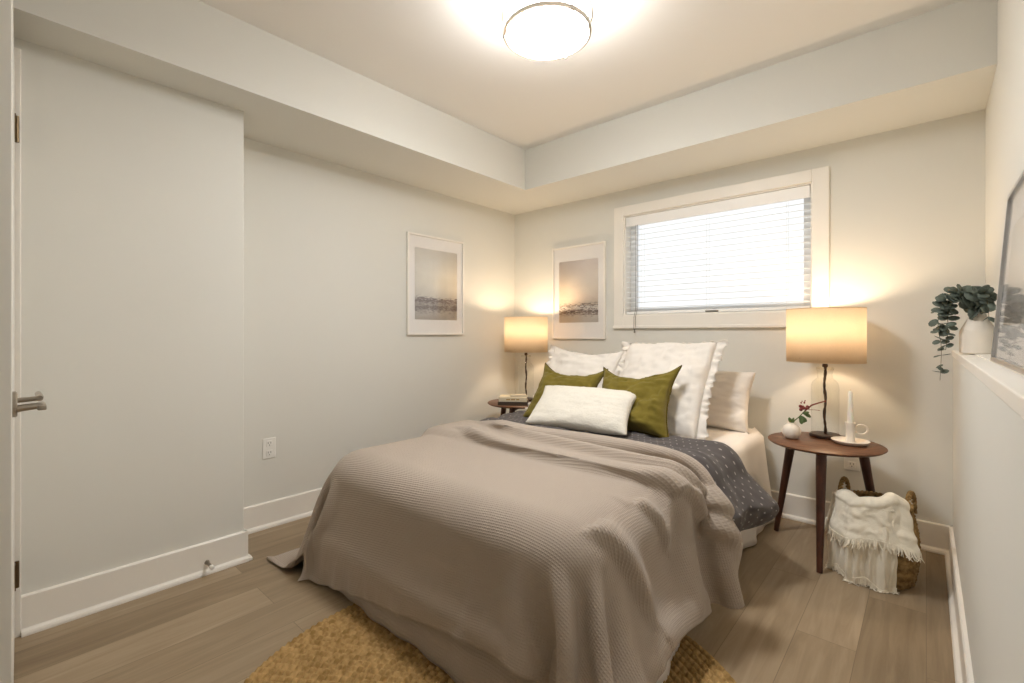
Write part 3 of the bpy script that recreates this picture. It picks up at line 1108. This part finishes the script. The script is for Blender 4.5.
    for pts, amp, w_head, w_foot in ridges:
        best = np.full(P.shape[:2], 9.0); sgn = np.zeros(P.shape[:2]); fade = np.zeros(P.shape[:2])
        lens = [math.dist(a, b) for a, b in zip(pts, pts[1:])]
        tot = sum(lens); acc = 0
        for (a, b), ln in zip(zip(pts, pts[1:]), lens):
            ex, ey = (b[0] - a[0]) / ln, (b[1] - a[1]) / ln
            t = np.clip((pp - a[0]) * ex + (P[..., 1] - a[1]) * ey, 0, ln)
            qx, qy = pp - (a[0] + ex * t), P[..., 1] - (a[1] + ey * t)
            dd = np.hypot(qx, qy)
            m_ = dd < best
            best = np.where(m_, dd, best); sgn = np.where(m_, ex * qy - ey * qx, sgn)
            fade = np.where(m_, np.minimum(1, np.minimum((acc + t) / 0.25, (tot - acc - t + 0.06) / 0.16)), fade)
            acc += ln
        w = np.where(sgn > 0, w_head, w_foot)
        off = np.maximum(off, amp * np.clip(fade, 0, 1) * np.exp(-(best / w) ** 2))
    P = P + Nn * off[..., None]
    uv = np.stack([U * (X1 - X0), V * L], 2)
    o = grid_obj('coverlet', P, M['waffle'], None, uv, keep=live)
    q = o.modifiers.new('smooth', 'SUBSURF'); q.levels = q.render_levels = 1
    q = o.modifiers.new('thickness', 'SOLIDIFY'); q.thickness = 0.005; q.offset = 0.6
    return tag(o, 'taupe waffle weave coverlet spread over the bed and hanging to the floor', 'coverlet')


cov = make_coverlet()
# the coverlet's second layer shows under its raised hem at the foot
co = np.zeros((10, 90, 3)); uvv = np.zeros((10, 90, 2))
for j in range(10):
    for i in range(90):
        x = -1.90 + 1.20 * i / 89
        f = j / 9
        co[j, i] = (x, 1.055 - 0.085 * f + 0.006 * math.sin(x * 14 + 1) * f + 0.004 * math.sin(x * 37) * f, 0.34 - 0.322 * f)
        uvv[j, i] = (x, f * 0.33)
o = grid_obj('inner_hem', co, M['waffle'], cov, uvv)
q = o.modifiers.new('thickness', 'SOLIDIFY'); q.thickness = 0.005


# ------------------------------------------------------------------ pillows and cushions
def pillow_grid(w, h, t, n=44, pinch=0.10, droop=0.0, seed=0, wr=0.006, flange=0.0, pw=0.42, wf=7):
    """closed pillow: front and back sheets; x width, z height from the bottom edge, y thickness"""
    verts, faces, idx = [], [], {}
    def pos(u, v, side):
        au, av = abs(u), abs(v)
        x = w / 2 * u * (1 - pinch * (1 - av ** 2) * au ** 3 * 1.0 + pinch * 0.15)
        z = h / 2 * v * (1 - pinch * (1 - au ** 2) * av ** 3 * 1.0 + pinch * 0.15)
        k = max(0.0, (1 - u * u) * (1 - v * v)) ** pw
        th = t / 2 * k * (1 - 0.25 * v * (1 if droop else 0))
        nz = noise.fractal(Vector((u * 2.2 + seed * 3.1, v * 2.2, side * 5 + seed)), 0.9, 2.0, 3)
        cr = noise.noise(Vector((u * wf * 0.55 + 3 * nz + seed, v * wf + seed, side)))
        edge = min(1, (1 - max(au, av)) / 0.2)
        y = side * (th + (nz * wr * 1.6 + cr * wr * 0.9) * min(1, k * 2)) + 0.010 * noise.noise(Vector((u * 1.5 + seed, v * 1.5, 9)))
        z -= droop * (1 - u * u) * max(0, v) ** 2
        return (x, y, z + h / 2)
    for side in (-1, 1):
        for j in range(n + 1):
            for i in range(n + 1):
                u, v = -1 + 2 * i / n, -1 + 2 * j / n
                b = i in (0, n) or j in (0, n)
                key = (i, j, 0 if b else side)
                if key not in idx:
                    idx[key] = len(verts)
                    verts.append(pos(u, v, side))
    for side in (-1, 1):
        g = lambda i, j: idx[(i, j, 0 if (i in (0, n) or j in (0, n)) else side)]
        for j in range(n):
            for i in range(n):
                f = (g(i, j), g(i + 1, j), g(i + 1, j + 1), g(i, j + 1))
                faces.append(f if side < 0 else f[::-1])
    # boundary loop
    loop = [(i, 0) for i in range(n)] + [(n, j) for j in range(n)] + [(i, n) for i in range(n, 0, -1)] + [(0, j) for j in range(n, 0, -1)]
    ring = [verts[idx[(i, j, 0)]] for i, j in loop]
    return verts, faces, ring


def mesh_obj(name, verts, faces, material, parent=None):
    me = bpy.data.meshes.new(name)
    me.from_pydata(verts, [], faces)
    me.materials.append(material)
    me.polygons.foreach_set('use_smooth', [True] * len(me.polygons))
    o = bpy.data.objects.new(name, me)
    COL.objects.link(o)
    if parent:
        o.parent = parent
    return o


def pillow(name, label, cat, loc, w, h, t, lean, yaw, material, roll=0.0, piping=None, ruffle=0.0, hem=0.0, **kw):
    verts, faces, ring = pillow_grid(w, h, t, **kw)
    o = mesh_obj(name, verts, faces, material)
    o.location = loc
    o.rotation_euler = (Matrix.Rotation(yaw, 3, 'Z') @ Matrix.Rotation(-lean, 3, 'X') @ Matrix.Rotation(roll, 3, 'Y')).to_euler()
    tag(o, label, cat)
    if piping:
        m = MB()
        pts = ring + [ring[0]]
        m.tube(pts, 0.0045, 6, caps=False)
        m.build('piping', piping, o)
    if ruffle:
        ring = [p for p in ring]
        # gathered frill sewn round the edge
        n = len(ring)
        c = Vector((0, 0, h / 2))
        dense, acc = [], 0.0
        for k in range(n):
            a, b = Vector(ring[k]), Vector(ring[(k + 1) % n])
            for q in range(4):
                dense.append((a.lerp(b, q / 4), acc + (b - a).length * q / 4))
            acc += (b - a).length
        co = np.zeros((5, len(dense), 3))
        for k, (p, s) in enumerate(dense):
            d = Vector((p.x / (w / 2), 0, (p.z - h / 2) / (h / 2)))
            ax = Vector((math.copysign(abs(d.x) ** 8, d.x), 0, 0.12 * math.copysign(abs(d.z) ** 8, d.z)))
            ax *= min(1.0, 1.0 / max(ax.length, 1e-6))
            for r_ in range(5):
                f = r_ / 4
                amp = 0.014 * f
                wv = amp * (math.sin(s * 120 + 6 * noise.noise(Vector((s * 9, 0, 1)))) + 0.7 * noise.noise(Vector((s * 22, 3, f))))
                ln = ruffle * f * (1 + 0.22 * noise.noise(Vector((s * 30, 7, 2))))
                q = p + ax * ln + Vector((0, wv, 0))
                co[r_, k] = q
        rf = grid_obj('ruffle', co, material, o, None, True)
        q = rf.modifiers.new('thickness', 'SOLIDIFY'); q.thickness = 0.0016
    if hem:
        # flat flanged edge
        n = len(ring)
        co = np.zeros((3, n, 3))
        for k, p in enumerate(ring):
            p = Vector(p)
            d = Vector((p.x / (w / 2), 0, (p.z - h / 2) / (h / 2)))
            ax = Vector((math.copysign(abs(d.x) ** 8, d.x), 0, math.copysign(abs(d.z) ** 8, d.z)))
            for r_ in range(3):
                co[r_, k] = p + ax * hem * r_ / 2 + Vector((0, 0.008 * r_ * noise.noise(Vector((k * 0.2, 3, 1))), 0))
        rf = grid_obj('flange', co, material, o, None, True)
        q = rf.modifiers.new('thickness', 'SOLIDIFY'); q.thickness = 0.003
    return o


ZP = BZ + 0.002
# sleeping pillows standing against the wall
pillow('pillow', 'white sleeping pillow standing against the wall beside the lamp with the clear glass jug', 'pillow',
       (-1.10, 2.91, ZP), 0.68, 0.36, 0.17, R(16), R(-2), M['white_cotton'], seed=2, wr=0.009, wf=4, pinch=0.07, roll=R(1))
pillow('pillow', 'white sleeping pillow mostly hidden behind the ruffled sham nearest the corner', 'pillow',
       (-1.74, 2.90, ZP + 0.0), 0.56, 0.34, 0.13, R(15), R(3), M['white_cotton'], seed=5, wr=0.009, pinch=0.06)
# big ruffled shams
pillow('euro_sham', 'large white ruffled square sham with a plain front behind the olive cushion nearest the corner', 'pillow',
       (-1.785, 2.50, ZP), 0.56, 0.55, 0.16, R(33), R(2), M['white_cotton'], ruffle=0.045, seed=11, wr=0.012, pinch=0.09, droop=0.025, roll=R(2))
pillow('euro_sham', 'tallest white ruffled sham, below the window, right behind the frontmost olive cushion', 'pillow',
       (-1.19, 2.49, ZP), 0.565, 0.615, 0.18, R(34), R(-3), M['white_cotton'], ruffle=0.055, seed=14, wr=0.014, pinch=0.05, wf=9, roll=R(-2))
# olive cushions
pillow('cushion', 'olive green square cushion partly behind the lumbar cushion, nearest the corner of the room', 'cushion',
       (-1.695, 2.27, BZ + 0.02), 0.45, 0.42, 0.14, R(36), R(6), M['olive'], piping=M['olive_dark'], seed=21, wr=0.009, pinch=0.17, droop=0.06, roll=R(3))
pillow('cushion', 'olive green square cushion with dark piping in front of the tall ruffled sham', 'cushion',
       (-1.225, 2.30, BZ + 0.02), 0.48, 0.42, 0.15, R(32), R(-2), M['olive'], piping=M['olive_dark'], seed=24, wr=0.013, pinch=0.17, droop=0.06, roll=R(-4))
# lumbar
pillow('lumbar_cushion', 'white textured oblong lumbar cushion lying in front of the olive cushions', 'cushion',
       (-1.42, 2.085, BZ + 0.06), 0.585, 0.32, 0.13, R(54), R(11), M['lumbar'], seed=31, wr=0.003, pinch=0.07, roll=R(0))


# ------------------------------------------------------------------ bedside tables
def make_table(label):
    t = thing('bedside_table', label, 'table', (0, 0, 0), 0, 'round bedside tables')
    r = 0.250
    m = MB(); m.lathe([(0, 0.532), (r - 0.03, 0.532), (r - 0.012, 0.536), (r, 0.545), (r, 0.548), (r - 0.004, 0.551), (0, 0.551)], 72)
    m.build('table_top', M['walnut'], t)
    m = MB()
    for k in range(3):
        a = R(-86 + 120 * k)
        m.box(-0.012, 0.17, -0.02, 0.02, 0.508, 0.532, bev=0.002, M4=Matrix.Rotation(a, 4, 'Z'))
    m.build('underframe', M['walnut_leg'], t, smooth=False)
    for k in range(3):
        a = R(-86 + 120 * k)
        c_, s_ = math.cos(a), math.sin(a)
        m = MB(); m.tube([(0.175 * c_, 0.175 * s_, 0.533), (0.18 * c_, 0.18 * s_, 0.50), (0.268 * c_, 0.268 * s_, 0.002)], [0.021, 0.0225, 0.0125], 18)
        m.build('leg', M['walnut_leg'], t)
    return t


T1 = (-0.384, 2.797)
T2 = (-2.42, 2.80)
tab = make_table('round walnut bedside table on splayed legs beside the seagrass basket')
tab.location = (*T1, 0)
dup(tab, (*T2, 0), R(20), 'round walnut bedside table with books in the corner, mostly hidden by the bed')


# ------------------------------------------------------------------ table lamps
def make_lamp(label):
    t = thing('table_lamp', label, 'lamp', (0, 0, 0), 0, 'glass jug bedside lamps')
    m = MB(); m.lathe([(0, 0), (0.068, 0), (0.070, 0.003), (0.070, 0.014), (0.066, 0.018), (0, 0.018)], 48); m.build('base', M['dark_wood'], t)
    # clear glass jug, thin walled
    outer = [(0.060, 0.019), (0.062, 0.024), (0.0625, 0.262), (0.058, 0.286), (0.046, 0.302), (0.036, 0.310), (0.034, 0.320), (0.034, 0.346), (0.038, 0.352), (0.040, 0.360), (0.038, 0.368), (0.030, 0.370)]
    m = MB(); m.lathe(outer, 56); m.build('glass_jug', M['jug_glass'], t)
    m = MB(); m.torus(0.037, 0.0045, 0.361, 48, 8); m.build('glass_lip', M['jug_glass'], t)
    pts, rad = [], []
    for k in range(60):
        z = 0.018 + (0.395 - 0.018) * k / 59
        pts.append((0.0025 * math.sin(z * 40), 0.0025 * math.cos(z * 33), z))
        rad.append(0.0058 + 0.0022 * max(0, math.sin(z * 62)) ** 3 + 0.0008 * math.sin(z * 190))
    m = MB(); m.tube(pts, rad, 10); m.build('stem', M['bronze'], t)
    m = MB()
    m.lathe([(0, 0.369), (0.012, 0.369), (0.014, 0.376), (0.010, 0.392), (0.0, 0.392)], 20)
    m.build('cap', M['bronze'], t)
    r, z0_, z1_ = 0.176, 0.398, 0.676
    m = MB(); m.lathe([(r, z0_), (r, z1_)], 72)
    sh = m.build('lamp_shade', M['shade'], t)
    q = sh.modifiers.new('thickness', 'SOLIDIFY'); q.thickness = 0.0016
    m = MB(); m.torus(r, 0.0022, z0_, 72, 6); m.build('rim', M['shade'], sh)
    m = MB(); m.torus(r, 0.0022, z1_, 72, 6); m.build('rim', M['shade'], sh)
    m = MB(); m.tube([(0, 0, 0.345), (0, 0, 0.42)], 0.0045, 8)
    for k in range(3):
        a = R(120 * k)
        m.tube([(0, 0, 0.418), (r * math.cos(a), r * math.sin(a), z0_ + 0.02)], 0.0017, 6)
    m.build('spider', M['bronze'], t)
    m = MB(); m.lathe([(0, 0.42), (0.016, 0.42), (0.016, 0.455), (0, 0.455)], 16); m.build('bulb_holder', M['bronze'], t)
    m = MB(); m.lathe([(0.012, 0.455), (0.014, 0.468), (0.028, 0.50), (0.030, 0.52), (0.024, 0.54), (0.012, 0.55), (0, 0.552)], 24); m.build('bulb', M['bulb'], t)
    ld = bpy.data.lights.new('bulb_light', 'POINT')
    ld.energy = BULB_W
    ld.color = WARM
    ld.shadow_soft_size = 0.035
    lo = bpy.data.objects.new('bulb_light', ld)
    COL.objects.link(lo)
    lo.parent = t
    lo.location = (0, 0, 0.60)
    return t


lamp = make_lamp('lit table lamp with clear glass jug base beside the candlestick')
lamp.location = (-0.400, 2.935, 0.551)
lamp2 = dup(lamp, (-2.435, 2.905, 0.551), R(40), 'lit table lamp behind the books in the corner of the room')

# ------------------------------------------------------------------ books on the corner table
def book(label, loc, rotz, w, d, t, cover, title):
    b = thing('book', label, 'book', loc, rotz, 'books on the corner table')
    m = MB()
    m.box(-w / 2, w / 2, -d / 2, d / 2, 0, 0.003, bev=0.001); m.box(-w / 2, w / 2, -d / 2, d / 2, t - 0.003, t, bev=0.001)
    m.box(-w / 2, w / 2, -d / 2, -d / 2 + 0.003, 0.001, t - 0.001, bev=0.001)
    m.build('cover', cover, b, smooth=False)
    m = MB(); m.box(-w / 2 + 0.004, w / 2 - 0.004, -d / 2 + 0.003, d / 2 - 0.004, 0.003, t - 0.003); m.build('pages', M['page'], b, smooth=False)
    if title:
        m = MB()
        for k, (a, c_) in enumerate(((-0.05, -0.02), (-0.014, 0.018), (0.026, 0.05))):
            m.box(a, c_, -d / 2 - 0.0004, -d / 2 + 0.001, t * 0.36, t * 0.64)
        m.build('spine_mark', M['lettering'], b, smooth=False)
    return b


bz = 0.551
book('dark brown covered book at the bottom of the stack on the corner table', (-2.385, 2.695, bz), R(40), 0.235, 0.165, 0.026, M['book_dark'], False)
book('cream thick book in the middle of the stack on the corner table', (-2.39, 2.70, bz + 0.0262), R(37), 0.215, 0.15, 0.034, M['book_cream'], True)
book('small pale book on top of the stack on the corner table', (-2.36, 2.72, bz + 0.0604), R(46), 0.125, 0.09, 0.012, M['book_tan'], False)

# ------------------------------------------------------------------ things on the near table
zt = 0.551
v = MB()
v.lathe([(0, 0), (0.022, 0.0), (0.034, 0.008), (0.0425, 0.028), (0.043, 0.042), (0.036, 0.062), (0.022, 0.074), (0.0185, 0.078), (0.019, 0.083), (0.0175, 0.084), (0.0155, 0.080), (0.017, 0.072), (0, 0.066)], 40)
bv = v.build('bud_vase', M['ceramic'], None, (-0.525, 2.78, zt))
tag(bv, 'small round white bud vase on the bedside table near the bed', 'vase')


def disc_leaf(bm, c, nrm, along, ln, wd, cup=0.12):
    nrm = Vector(nrm).normalized()
    along = Vector(along)
    along = (along - nrm * along.dot(nrm)).normalized()
    side = nrm.cross(along)
    c = Vector(c)
    ctr = bm.verts.new(c + along * ln * 0.5)
    rim = []
    n = 10
    for k in range(n):
        a = 2 * math.pi * k / n
        rim.append(bm.verts.new(c + along * ln * (0.5 - 0.5 * math.cos(a)) + side * wd * 0.5 * math.sin(a) + nrm * cup * ln * (0.5 + 0.2 * math.sin(2 * a))))
    for k in range(n):
        bm.faces.new((ctr, rim[k], rim[(k + 1) % n]))


sg = thing('berry_sprig', 'short sprig with green leaves and dark red berries in the bud vase', 'flower', (-0.525, 2.78, zt + 0.07))
st = [(0, 0, 0), (0.012, 0.008, 0.022), (0.035, 0.020, 0.048), (0.055, 0.028, 0.075), (0.072, 0.03, 0.092)]
br = [(0.055, 0.028, 0.075), (0.085, 0.03, 0.108), (0.115, 0.036, 0.122), (0.140, 0.04, 0.132)]
m = MB(); m.tube(st, [0.0028, 0.0026, 0.0024, 0.002, 0.0015], 8); m.build('stem', M['leaf_green'], sg)
m = MB(); m.tube(br, [0.0034, 0.004, 0.0035, 0.003], 8); m.ball((0.142, 0.04, 0.133), 0.005); m.tube([(0.07, 0.03, 0.083), (0.10, 0.034, 0.085), (0.12, 0.036, 0.083)], 0.0013, 6); m.build('twig', M['twig_red'], sg)
m = MB()
rnd = random.Random(4)
for k in range(11):
    m.ball((0.052 + rnd.uniform(-0.018, 0.018), 0.026 + rnd.uniform(-0.016, 0.016), 0.088 + rnd.uniform(-0.010, 0.012)), rnd.uniform(0.006, 0.009), u=10, v=8)
for k in range(5):
    m.ball((0.058 + rnd.uniform(-0.022, 0.022), 0.03 + rnd.uniform(-0.012, 0.012), 0.118 + rnd.uniform(-0.008, 0.010)), rnd.uniform(0.003, 0.0055), u=8, v=6)
m.build('berries', M['berry'], sg)
m = MB()
for (c_, a_, l_) in (((0.0, 0, 0.006), (-0.4, 0, 1), 0.035), ((0.004, 0.002, 0.01), (0.1, -0.3, 1), 0.03), ((0.03, 0.018, 0.045), (0.6, 0.1, -0.8), 0.04),
                     ((0.035, 0.02, 0.048), (0.7, -0.5, -0.5), 0.045), ((0.046, 0.024, 0.062), (1, 0.2, 0.1), 0.035), ((0.04, 0.02, 0.05), (0.3, -0.3, -1), 0.048), ((0.05, 0.02, 0.068), (0.9, -0.2, -0.4), 0.04)):
    disc_leaf(m.bm, c_, (rnd.uniform(-0.6, 0.6), -1, rnd.uniform(0, 0.6)), a_, l_, l_ * 0.5)
lf = m.build('leaves', M['leaf_green'], sg)
q = lf.modifiers.new('thickness', 'SOLIDIFY'); q.thickness = 0.0008

CH = (-0.281, 2.836)
ch = thing('candlestick', 'cream ceramic chamberstick with saucer and ring handle on the bedside table', 'candle holder', (*CH, zt))
m = MB(); m.lathe([(0, 0), (0.055, 0), (0.070, 0.005), (0.079, 0.016), (0.080, 0.019), (0.076, 0.020), (0.066, 0.011), (0.045, 0.008), (0, 0.008)], 56); m.build('saucer', M['ceramic'], ch)
m = MB(); m.lathe([(0, 0.007), (0.022, 0.007), (0.0195, 0.014), (0.019, 0.09), (0.0225, 0.104), (0.022, 0.107), (0.0145, 0.106), (0.0135, 0.09), (0, 0.085)], 32); m.build('cup', M['ceramic'], ch)
m = MB()
pts = [(0.040 * 0 + 0.046 + 0.028 * math.cos(a), 0, 0.073 + 0.023 * math.sin(a)) for a in [math.pi + 0.35 - k * (2 * math.pi - 0.0) / 28 for k in range(29)]]
m.tube(pts, 0.0042, 10); m.bm.transform(Matrix.Rotation(R(28), 4, 'Z')); m.build('ring_handle', M['ceramic'], ch)
cn = thing('candle', 'tall ivory taper candle standing in the cream candlestick', 'candle', (*CH, zt + 0.088))
m = MB(); m.lathe([(0, 0), (0.0125, 0), (0.0125, 0.02), (0.0095, 0.160), (0.006, 0.172), (0, 0.174)], 24); m.build('taper', M['candle'], cn)
m = MB(); m.tube([(0, 0, 0.172), (0.0005, 0, 0.178), (0.002, 0, 0.184)], 0.0009, 6); m.build('wick', M['wick'], cn)

# ------------------------------------------------------------------ seagrass basket and throw
BK = (-0.172, 2.685)
bk = thing('basket', 'round woven seagrass basket with loop handles beside the bedside table', 'basket', (*BK, 0))
HB, RB = 0.325, 0.143


def basket_r(z):
    f = z / HB
    return RB * (0.90 + 0.16 * math.sin(math.pi * min(1, f * 0.95 + 0.05)) - 0.02 * f)


rowsN = 72
prof = [(0, 0.004), (basket_r(0) * 0.9, 0.004)] + [(basket_r(HB * k / rowsN), 0.004 + HB * k / rowsN) for k in range(rowsN + 1)]
prof += [(basket_r(HB * (1 - k / 12)) - 0.012, 0.004 + HB * (1 - k / 12)) for k in range(12)] + [(0, 0.02)]
SEG = 132


def weave(j, k, an):
    if j < 2 or j > rowsN + 2:
        return 0
    row = (j - 2) // 4
    ph = ((j - 2) % 4) / 4
    return 0.0065 * math.sin(math.pi * (ph + 0.12)) * (0.5 + 0.5 * math.sin(an * 22 + math.pi * (row % 2) + 0.5 * math.sin(row * 1.3)))


m = MB(); m.lathe(prof, SEG, disp=weave); m.build('body', M['seagrass'], bk)
m = MB()
nn = 240
rm = basket_r(HB) - 0.004
for ph in (0, math.pi):
    m.tube([((rm + 0.006 * math.cos(k / nn * 2 * math.pi * 22 + ph)) * math.cos(2 * math.pi * k / nn), (rm + 0.006 * math.cos(k / nn * 2 * math.pi * 22 + ph)) * math.sin(2 * math.pi * k / nn),
             HB + 0.006 + 0.006 * math.sin(k / nn * 2 * math.pi * 22 + ph)) for k in range(nn + 1)], 0.0065, 8)
m.build('rim', M['seagrass'], bk)
for a0 in (R(168), R(-12)):
    m = MB()
    for ph in (0, math.pi):
        pts = []
        for k in range(61):
            f = k / 60
            th = math.pi * f
            wdt = 0.055 * math.cos(th)
            hh = HB - 0.02 + 0.100 * math.sin(th) ** 0.8
            tw = f * 2 * math.pi * 7 + ph
            rr = rm + 0.002 + 0.005 * math.cos(tw)
            pts.append((rr * math.cos(a0) - wdt * math.sin(a0), rr * math.sin(a0) + wdt * math.cos(a0), hh + 0.005 * math.sin(tw)))
        m.tube(pts, 0.0058, 8)
    m.build('handle', M['seagrass'], bk)


def make_throw():
    t = thing('throw_blanket', 'cream fringed throw blanket draped over the front of the seagrass basket', 'blanket', (*BK, 0))
    # two hanging layers on an arc in front of the basket, facing the room
    a_mid = R(-112)
    def layer(name, a0, a1, z_lo, z_hi, off, inner, wav, seed, slant=0.0):
        nu, nv = 70, 40
        co = np.zeros((nv, nu, 3))
        base = []
        for i in range(nu):
            u = i / (nu - 1)
            for j in range(nv):
                v_ = j / (nv - 1)
                # path: starts inside the basket, over the rim, down the outside
                if v_ < 0.25:
                    f = v_ / 0.25
                    th = math.pi * (1 - f)
                    rr = (basket_r(HB) - 0.006) + (0.026 + off) * math.cos(th)
                    z = HB + 0.012 + (0.020 + off) * math.sin(th)
                    if f < 0.3:
                        z -= inner * (0.3 - f)
                else:
                    f = (v_ - 0.25) / 0.75
                    zl = z_lo + slant * (u - 0.5) + 0.012 * math.sin(u * 9 + seed)
                    z = HB + 0.012 + (zl - HB - 0.012) * f
                    rr = max(basket_r(max(0, min(HB, z))), basket_r(HB)) + 0.012 + off + 0.012 * f
                a = a0 + (a1 - a0) * u
                fold = wav * (math.sin(u * 11 + seed + 1.5 * v_) + 0.6 * math.sin(u * 23 + seed * 2)) * (0.3 + 0.7 * v_) + 0.012 * noise.noise(Vector((u * 6, v_ * 4, seed))) + 0.005 * noise.noise(Vector((u * 17, v_ * 9, seed + 3)))
                rr += max(-0.008, fold)
                bump = 0.0
                if v_ < 0.5:
                    bump = z_hi(u) * (1 - abs(v_ - 0.18) / 0.32) if abs(v_ - 0.18) < 0.32 else 0
                co[j, i] = (rr * math.cos(a), rr * math.sin(a), z + bump)
        o = grid_obj(name, co, M['throw'], t)
        q = o.modifiers.new('thickness', 'SOLIDIFY'); q.thickness = 0.006; q.offset = 1
        q = o.modifiers.new('smooth', 'SUBSURF'); q.levels = q.render_levels = 1
        # fringe along the lower edge
        m = MB()
        rr_ = random.Random(seed)
        for i in range(0, 2 * nu - 2):
            f = i / 2
            i0 = int(f)
            p = Vector(co[-1, i0]).lerp(Vector(co[-1, min(nu - 1, i0 + 1)]), f - i0)
            dn = (Vector(co[-1, i0]) - Vector(co[-3, i0])).normalized()
            out = Vector((p.x, p.y, 0)).normalized()
            ln = rr_.uniform(0.026, 0.042)
            sw = Vector((rr_.uniform(-0.5, 0.5), rr_.uniform(-0.5, 0.5), 0))
            p1 = p + (dn + sw * 0.3) * ln * 0.5 + out * rr_.uniform(0, 0.006)
            p2 = p + (dn + sw) * ln + out * rr_.uniform(-0.003, 0.006)
            p1.z = max(p1.z, 0.006); p2.z = max(p2.z, 0.004)
            m.tube([p - dn * 0.004 + out * 0.003, p1, p2], [0.0022, 0.002, 0.0012], 5)
        m.build('fringe', M['throw'], t)
    layer('under_layer', R(-178), R(-112), 0.022, lambda u: 0.0, 0.004, 0.0, 0.013, 3, slant=-0.03)
    layer('under_layer', R(-116), R(-62), 0.022, lambda u: 0.0, 0.008, 0.0, 0.008, 5, slant=-0.02)
    layer('top_fold', R(-174), R(-42), 0.205, lambda u: -0.012 * math.exp(-((u - 0.06) / 0.12) ** 2) + 0.055 * math.exp(-((u - 0.86) / 0.13) ** 2) + 0.010 * math.sin(u * 13), 0.018, 0.15, 0.012, 8, slant=0.0)
    return t


make_throw()

# ------------------------------------------------------------------ ledge vase with trailing eucalyptus
VP = (0.154, 2.62)
vz = LEDGE + 0.004
v = MB()
v.lathe([(0, 0), (0.050, 0), (0.054, 0.004), (0.055, 0.085), (0.050, 0.100), (0.026, 0.148), (0.017, 0.172), (0.016, 0.190), (0.012, 0.190), (0.012, 0.170), (0, 0.155)], 40)
vv = v.build('bottle_vase', M['ceramic'], None, (*VP, vz))
tag(vv, 'white bottle shaped ceramic vase standing on the ledge', 'vase')

eu = thing('eucalyptus_spray', 'trailing grey green eucalyptus in the white vase on the ledge', 'plant', (*VP, vz + 0.172))


def strand(pts, n_pairs, size, seed, taper=0.6):
    rr_ = random.Random(seed)
    # smooth polyline
    P = []
    for k in range(41):
        f = k / 40 * (len(pts) - 1)
        i = min(int(f), len(pts) - 2)
        t_ = f - i
        p0, p1, p2, p3 = (Vector(pts[max(0, i - 1)]), Vector(pts[i]), Vector(pts[i + 1]), Vector(pts[min(len(pts) - 1, i + 2)]))
        P.append(0.5 * ((2 * p1) + (p2 - p0) * t_ + (2 * p0 - 5 * p1 + 4 * p2 - p3) * t_ ** 2 + (-p0 + 3 * p1 - 3 * p2 + p3) * t_ ** 3))
    m = MB(); m.tube(P, [0.0022 * (1 - 0.6 * k / 40) for k in range(41)], 6)
    s = m.build('stem', M['euc_stem'], eu)
    m = MB()
    for k in range(n_pairs):
        f = (k + 0.8) / (n_pairs + 0.5)
        i = min(39, int(f * 40))
        p = P[i]
        tan = (P[i + 1] - P[i]).normalized()
        a = k * 1.4 + rr_.uniform(-0.4, 0.4)
        o1 = tan.orthogonal().normalized()
        o2 = tan.cross(o1)
        for sgn in (1, -1):
            d = (o1 * math.cos(a) + o2 * math.sin(a)) * sgn
            sz = size * (1 - taper * f) * rr_.uniform(0.85, 1.15)
            nrm = (-tan * 0.5 + Vector((rr_.uniform(-0.9, 0.9), rr_.uniform(-1.2, 0.2), rr_.uniform(0.1, 0.9))))
            disc_leaf(m.bm, p, nrm, d - tan * 0.15, sz, sz * 0.92)
    l = m.build('leaves', M['eucalyptus'], eu)
    q = l.modifiers.new('thickness', 'SOLIDIFY'); q.thickness = 0.0009


# points relative to the vase mouth
strand([(0, 0, 0.0), (-0.03, -0.01, 0.055), (-0.075, -0.02, 0.070), (-0.108, -0.02, 0.03), (-0.118, -0.02, -0.06), (-0.108, -0.02, -0.15), (-0.112, -0.025, -0.285)], 26, 0.050, 1, 0.5)
strand([(0, 0, 0.0), (-0.02, -0.02, 0.045), (-0.06, -0.03, 0.060), (-0.088, -0.03, 0.00), (-0.088, -0.03, -0.07), (-0.095, -0.03, -0.16)], 20, 0.052, 2, 0.45)
strand([(0, 0, 0.0), (0.0, -0.02, 0.05), (0.012, -0.05, 0.07), (0.022, -0.075, 0.02), (0.025, -0.08, -0.045)], 11, 0.052, 3, 0.45)
strand([(0, 0, 0.0), (-0.01, -0.01, 0.04), (-0.045, -0.02, 0.06), (-0.085, -0.03, 0.05), (-0.10, -0.03, -0.01)], 7, 0.050, 4, 0.2)
strand([(0, 0, 0.0), (0.0, -0.02, 0.03), (0.010, -0.045, 0.06), (0.018, -0.06, 0.062)], 4, 0.056, 5, 0.1)
